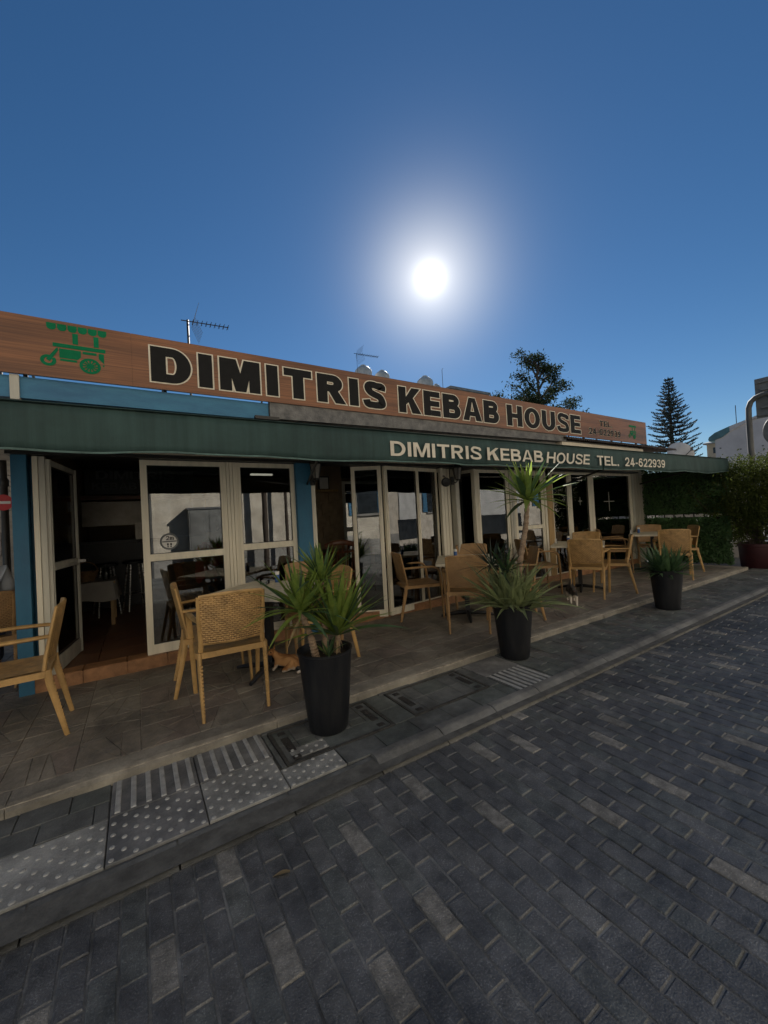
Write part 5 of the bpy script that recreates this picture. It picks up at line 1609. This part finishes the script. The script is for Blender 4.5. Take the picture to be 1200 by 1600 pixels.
for i, (x, lb) in enumerate(((3.6, 'thick wooden pole across the street mirrored in the second window'), (4.35, 'thinner wooden pole across the street mirrored in the second window'))):
    b = MB(); b.tube([(0, 0, 0), (0, 0, 6)], [.09-.03*i, .07-.02*i], 10); tag(b.build('street_pole', M['barkdark'], None, True, loc=(x, YO+.5, -.1)), lb, 'pole')

# ================================================================== LIVING THINGS
def skin_body(name, V, E, root, m_, parent, sub=2):
    me = bpy.data.meshes.new(name); bm = bmesh.new()
    ly = bm.verts.layers.skin.verify()
    vs = []
    for i, (p, r) in enumerate(V):
        v = bm.verts.new(p); rr = r if hasattr(r, '__len__') else (r, r); v[ly].radius = rr; v[ly].use_root = (i == root); vs.append(v)
    for a, c in E: bm.edges.new((vs[a], vs[c]))
    bm.to_mesh(me); bm.free()
    me.materials.append(m_)
    o = link(name, me, parent)
    s = o.modifiers.new('skin', 'SKIN'); s.use_smooth_shade = True
    q = o.modifiers.new('smooth', 'SUBSURF'); q.levels = sub; q.render_levels = sub
    return o
def cat_mat(name, cols, white_z, fur=1.0):
    m = bpy.data.materials.new(name); m.use_nodes = True
    n = m.node_tree; p = n.nodes['Principled BSDF']; p.inputs['Roughness'].default_value = .85
    t = n.nodes.new('ShaderNodeTexCoord')
    mp = n.nodes.new('ShaderNodeMapping'); mp.inputs['Scale'].default_value = (9, 26, 9); n.links.new(t.outputs['Object'], mp.inputs[0])
    nz = n.nodes.new('ShaderNodeTexNoise'); nz.inputs['Scale'].default_value = 1.0; nz.inputs['Detail'].default_value = 5; n.links.new(mp.outputs[0], nz.inputs['Vector'])
    r = n.nodes.new('ShaderNodeValToRGB'); r.color_ramp.elements[0].position = .4; r.color_ramp.elements[0].color = (*cols[0], 1); r.color_ramp.elements[1].position = .6; r.color_ramp.elements[1].color = (*cols[1], 1)
    n.links.new(nz.outputs['Fac'], r.inputs[0])
    sx = n.nodes.new('ShaderNodeSeparateXYZ'); n.links.new(t.outputs['Object'], sx.inputs[0])
    n2 = n.nodes.new('ShaderNodeTexNoise'); n2.inputs['Scale'].default_value = 14; n.links.new(t.outputs['Object'], n2.inputs['Vector'])
    ad_ = n.nodes.new('ShaderNodeMath'); ad_.operation = 'MULTIPLY_ADD'; ad_.inputs[1].default_value = .16; n.links.new(n2.outputs['Fac'], ad_.inputs[0]); n.links.new(sx.outputs['Z'], ad_.inputs[2])
    lt_ = n.nodes.new('ShaderNodeMapRange'); lt_.inputs[1].default_value = white_z+.08-.02; lt_.inputs[2].default_value = white_z+.08+.02
    n.links.new(ad_.outputs[0], lt_.inputs[0])
    mx = n.nodes.new('ShaderNodeMix'); mx.data_type = 'RGBA'; mx.inputs[6].default_value = (.62, .55, .46, 1)
    n.links.new(lt_.outputs[0], mx.inputs[0]); n.links.new(r.outputs[0], mx.inputs[7]); n.links.new(mx.outputs[2], p.inputs['Base Color'])
    n3 = n.nodes.new('ShaderNodeTexNoise'); n3.inputs['Scale'].default_value = 160; n.links.new(t.outputs['Object'], n3.inputs['Vector'])
    bp = n.nodes.new('ShaderNodeBump'); bp.inputs['Strength'].default_value = .5; bp.inputs['Distance'].default_value = .004; n.links.new(n3.outputs['Fac'], bp.inputs['Height']); n.links.new(bp.outputs[0], p.inputs['Normal'])
    return m
eye = mat('cat_eye', (.02, .03, .01), .1, .1, 5)
pink = mat('cat_nose', (.3, .12, .1), .6, .1, 5)
# walking tabby: faces +X locally
def cat_walk(loc, rz, label):
    t = thing('cat', label, 'cat', loc, rz)
    m = cat_mat('tabby_fur', ((.02, .018, .016), (.075, .06, .048)), .135)
    V = [((0, 0, .2), (.052, .06)), ((-.1, 0, .205), (.055, .058)), ((-.17, 0, .2), (.05, .052)), ((.08, 0, .2), (.052, .062)), ((.135, 0, .2), (.046, .055)), ((.18, 0, .225), (.036, .036)),
         ((.215, 0, .24), (.038, .036)), ((.245, 0, .236), (.03, .028)), ((.27, 0, .225), (.016, .014)),
         # front legs
         ((.135, .035, .15), .025), ((.14, .038, .09), .018), ((.16, .038, .025), .013), ((.178, .038, .012), .014),
         ((.135, -.035, .15), .025), ((.17, -.036, .1), .018), ((.185, -.036, .06), .013), ((.205, -.036, .05), .014),
         # hind legs
         ((-.17, .038, .145), .036), ((-.15, .04, .095), .022), ((-.2, .04, .055), .014), ((-.185, .04, .014), .013), ((-.165, .04, .01), .014),
         ((-.17, -.038, .145), .036), ((-.19, -.04, .095), .022), ((-.235, -.04, .06), .014), ((-.225, -.04, .014), .013), ((-.205, -.04, .01), .014),
         # tail
         ((-.225, 0, .215), .018), ((-.29, .01, .24), .014), ((-.35, .02, .29), .011)]
    E = [(0, 1), (1, 2), (0, 3), (3, 4), (4, 5), (5, 6), (6, 7), (7, 8), (4, 9), (9, 10), (10, 11), (11, 12), (4, 13), (13, 14), (14, 15), (15, 16), (2, 17), (17, 18), (18, 19), (19, 20), (20, 21), (2, 22), (22, 23), (23, 24), (24, 25), (25, 26), (2, 27), (27, 28), (28, 29)]
    body = skin_body('body', V, E, 0, m, t)
    for s in (-1, 1):
        b = MB(); b.tube([(.205, s*.024, .265), (.2, s*.03, .31)], [.018, .002], 6, squash=(.6, 1)); b.build('ear', m, body)
        b = MB(); b.ball((.252, s*.016, .248), .0065, 8); b.build('eye', eye, body)
    b = MB(); b.ball((.285, 0, .228), (.005, .006, .004), 8); b.build('nose', pink, body)
cat_walk((5.02, 3.22, .004), R(218), 'small tabby and white cat walking out from under a chair')
def cat_sit(loc, rz, label):
    t = thing('cat', label, 'cat', loc, rz); t.scale = (.84, .84, .84)
    m = cat_mat('ginger_fur', ((.28, .12, .035), (.5, .26, .1)), .045)
    V = [((0, 0, .085), (.066, .066)), ((-.07, 0, .085), (.074, .07)), ((-.12, 0, .075), (.052, .055)), ((.07, 0, .11), (.056, .062)), ((.115, 0, .145), (.045, .046)), ((.14, .02, .19), (.034, .034)),
         ((.155, .045, .215), (.042, .04)), ((.158, .08, .207), (.03, .027)), ((.158, .1, .2), (.016, .014)),
         ((.1, .035, .09), .026), ((.125, .04, .04), .016), ((.15, .042, .013), .015), ((.1, -.03, .09), .026), ((.13, -.03, .04), .016), ((.155, -.03, .013), .015),
         ((-.06, .055, .07), .045), ((-.0, .07, .03), .026), ((.04, .07, .014), .018), ((-.06, -.055, .07), .045), ((-.0, -.07, .03), .026), ((.04, -.07, .014), .018),
         ((-.165, 0, .04), .024), ((-.18, .06, .02), .018), ((-.14, .11, .016), .017)]
    E = [(0, 1), (1, 2), (0, 3), (3, 4), (4, 5), (5, 6), (6, 7), (7, 8), (3, 9), (9, 10), (10, 11), (3, 12), (12, 13), (13, 14), (1, 15), (15, 16), (16, 17), (1, 18), (18, 19), (19, 20), (2, 21), (21, 22), (22, 23)]
    body = skin_body('body', V, E, 0, m, t)
    for s in (-1, 1):
        b = MB(); b.tube([(.155+s*.026, .035, .24), (.155+s*.034, .028, .288)], [.02, .002], 6, squash=(1, .6)); b.build('ear', m, body)
        b = MB(); b.ball((.158+s*.017, .088, .219), .007, 8); b.build('eye', eye, body)
    b = MB(); b.ball((.158, .116, .203), (.006, .005, .004), 8); b.build('nose', pink, body)
cat_sit((1.1, 3.5, .003), R(140), 'ginger and white cat crouching under the nearest table')

def seated_person(loc, rz, label, shirt, trousers, lean=0.0, head_dx=0.0, z0=.45):
    """sits at local origin facing +Y, seat at z0"""
    t = thing('person', label, 'person', loc, rz); t.scale = (1.08, 1.08, 1.08)
    k = math.tan(lean)
    def q(x, y, z): return (x, y+k*(z-z0), z)
    z = z0
    V = [(q(0, 0, z+.08), (.15, .115)), (q(0, 0, z+.28), (.14, .1)), (q(0, -.01, z+.46), (.16, .105)), (q(0, 0, z+.56), (.075, .06)), (q(0, .02, z+.6), (.056, .06)), (q(head_dx, .045, z+.69), (.076, .09)), (q(head_dx, .05, z+.77), (.074, .088)),
         (q(-.18, 0, z+.5), .055), (q(-.24, .06, z+.24), .044), (q(-.2, .3, z+.2), .034), (q(-.17, .38, z+.2), .03),
         (q(.18, 0, z+.5), .055), (q(.24, .06, z+.24), .044), (q(.2, .3, z+.2), .034), (q(.17, .38, z+.2), .03),
         ((-.1, .05, z+.07), .085), ((-.12, .42, z+.05), .06), ((-.12, .45, .08), .042), ((-.12, .55, .035), .036),
         ((.1, .05, z+.07), .085), ((.12, .42, z+.05), .06), ((.12, .45, .08), .042), ((.12, .55, .035), .036)]
    E = [(0, 1), (1, 2), (2, 3), (3, 4), (4, 5), (5, 6), (2, 7), (7, 8), (8, 9), (9, 10), (2, 11), (11, 12), (12, 13), (13, 14), (0, 15), (15, 16), (16, 17), (17, 18), (0, 19), (19, 20), (20, 21), (21, 22)]
    body = skin_body('body', V, E, 0, M['skin'], t)
    g = 1.13
    def grow(i, f=g): p, r = V[i]; return (p, tuple(x*f for x in r) if hasattr(r, '__len__') else r*f)
    S = [grow(0, 1.1), grow(1), grow(2), (V[3][0], (.09, .075)), grow(7, 1.25), ((Vector(V[7][0]).lerp(Vector(V[8][0]), .8)), .06), grow(11, 1.25), ((Vector(V[11][0]).lerp(Vector(V[12][0]), .8)), .06)]
    skin_body('shirt', S, [(0, 1), (1, 2), (2, 3), (2, 4), (4, 5), (2, 6), (6, 7)], 0, M[shirt], t)
    T_ = [(V[0][0], (.165, .13)), grow(15, 1.15), grow(16, 1.2), grow(17, 1.4), grow(19, 1.15), grow(20, 1.2), grow(21, 1.4)]
    skin_body('trousers', T_, [(0, 1), (1, 2), (2, 3), (0, 4), (4, 5), (5, 6)], 0, M[trousers], t)
    h = MB(); hc = V[6][0]; h.ball((hc[0], hc[1]-.028, hc[2]-.02), (.084, .098, .122), 16); h.build('hair', M['hair'], t, True)
    f = V[5][0]
    n_ = MB(); n_.tube([(f[0], f[1]+.09, f[2]+.05), (f[0], f[1]+.112, f[2]+.015)], [.008, .014], 6); n_.build('nose', M['skin'], body)
    for s in (-1, 1):
        e = MB(); e.ball((f[0]+s*.03, f[1]+.085, f[2]+.045), .008, 8); e.build('eye', M['black'], body)
        e = MB(); e.ball((f[0]+s*.08, f[1], f[2]+.03), (.012, .02, .03), 8); e.build('ear', M['skin'], body)
    mth = MB(); mth.ball((f[0], f[1]+.088, f[2]-.03), (.022, .006, .006), 8); mth.build('mouth', M['redwood'], body)
    for s, hi in ((-1, 10), (1, 14)):
        hp = Vector(V[hi][0]); hb = MB()
        for j in range(4):
            x = hp.x-s*.0+(j-1.5)*.018; L = (.062, .072, .068, .052)[j]
            hb.tube([(x, hp.y+.01, hp.z), (x, hp.y+.01+L*.6, hp.z-.004), (x, hp.y+.01+L, hp.z-.02)], [.0095, .0085, .007], 6)
        hb.tube([(hp.x-s*.03, hp.y-.01, hp.z), (hp.x-s*.05, hp.y+.03, hp.z-.005), (hp.x-s*.052, hp.y+.055, hp.z-.012)], [.011, .01, .008], 6)
        hb.build('hand', M['skin'], body, True)
    return t
seated_person((.64, 4.98, .06), R(-80), 'person in a red t-shirt seated indoors behind the first window', 'redshirt', 'navy', .12)
seated_person((-1.27, 4.97, .0), R(12), 'person in a pale blue shirt seated at the left edge, seen from behind', 'greyshirt', 'navy', .1)

# ------------------------------------------------------------------ small litter
random.seed(5)
for i, (x, y, lb) in enumerate(((.47, 1.6, 'single dry leaf lying on the road near the tactile tiles'),)):
    o = link('fallen_leaf', leaf_mesh('fallen_leaf', M['dryleaf'], .07, .028, .3, 5), None, (x, y, ZR+.006), (.1, .2, 1.2)); tag(o, lb, 'leaf')
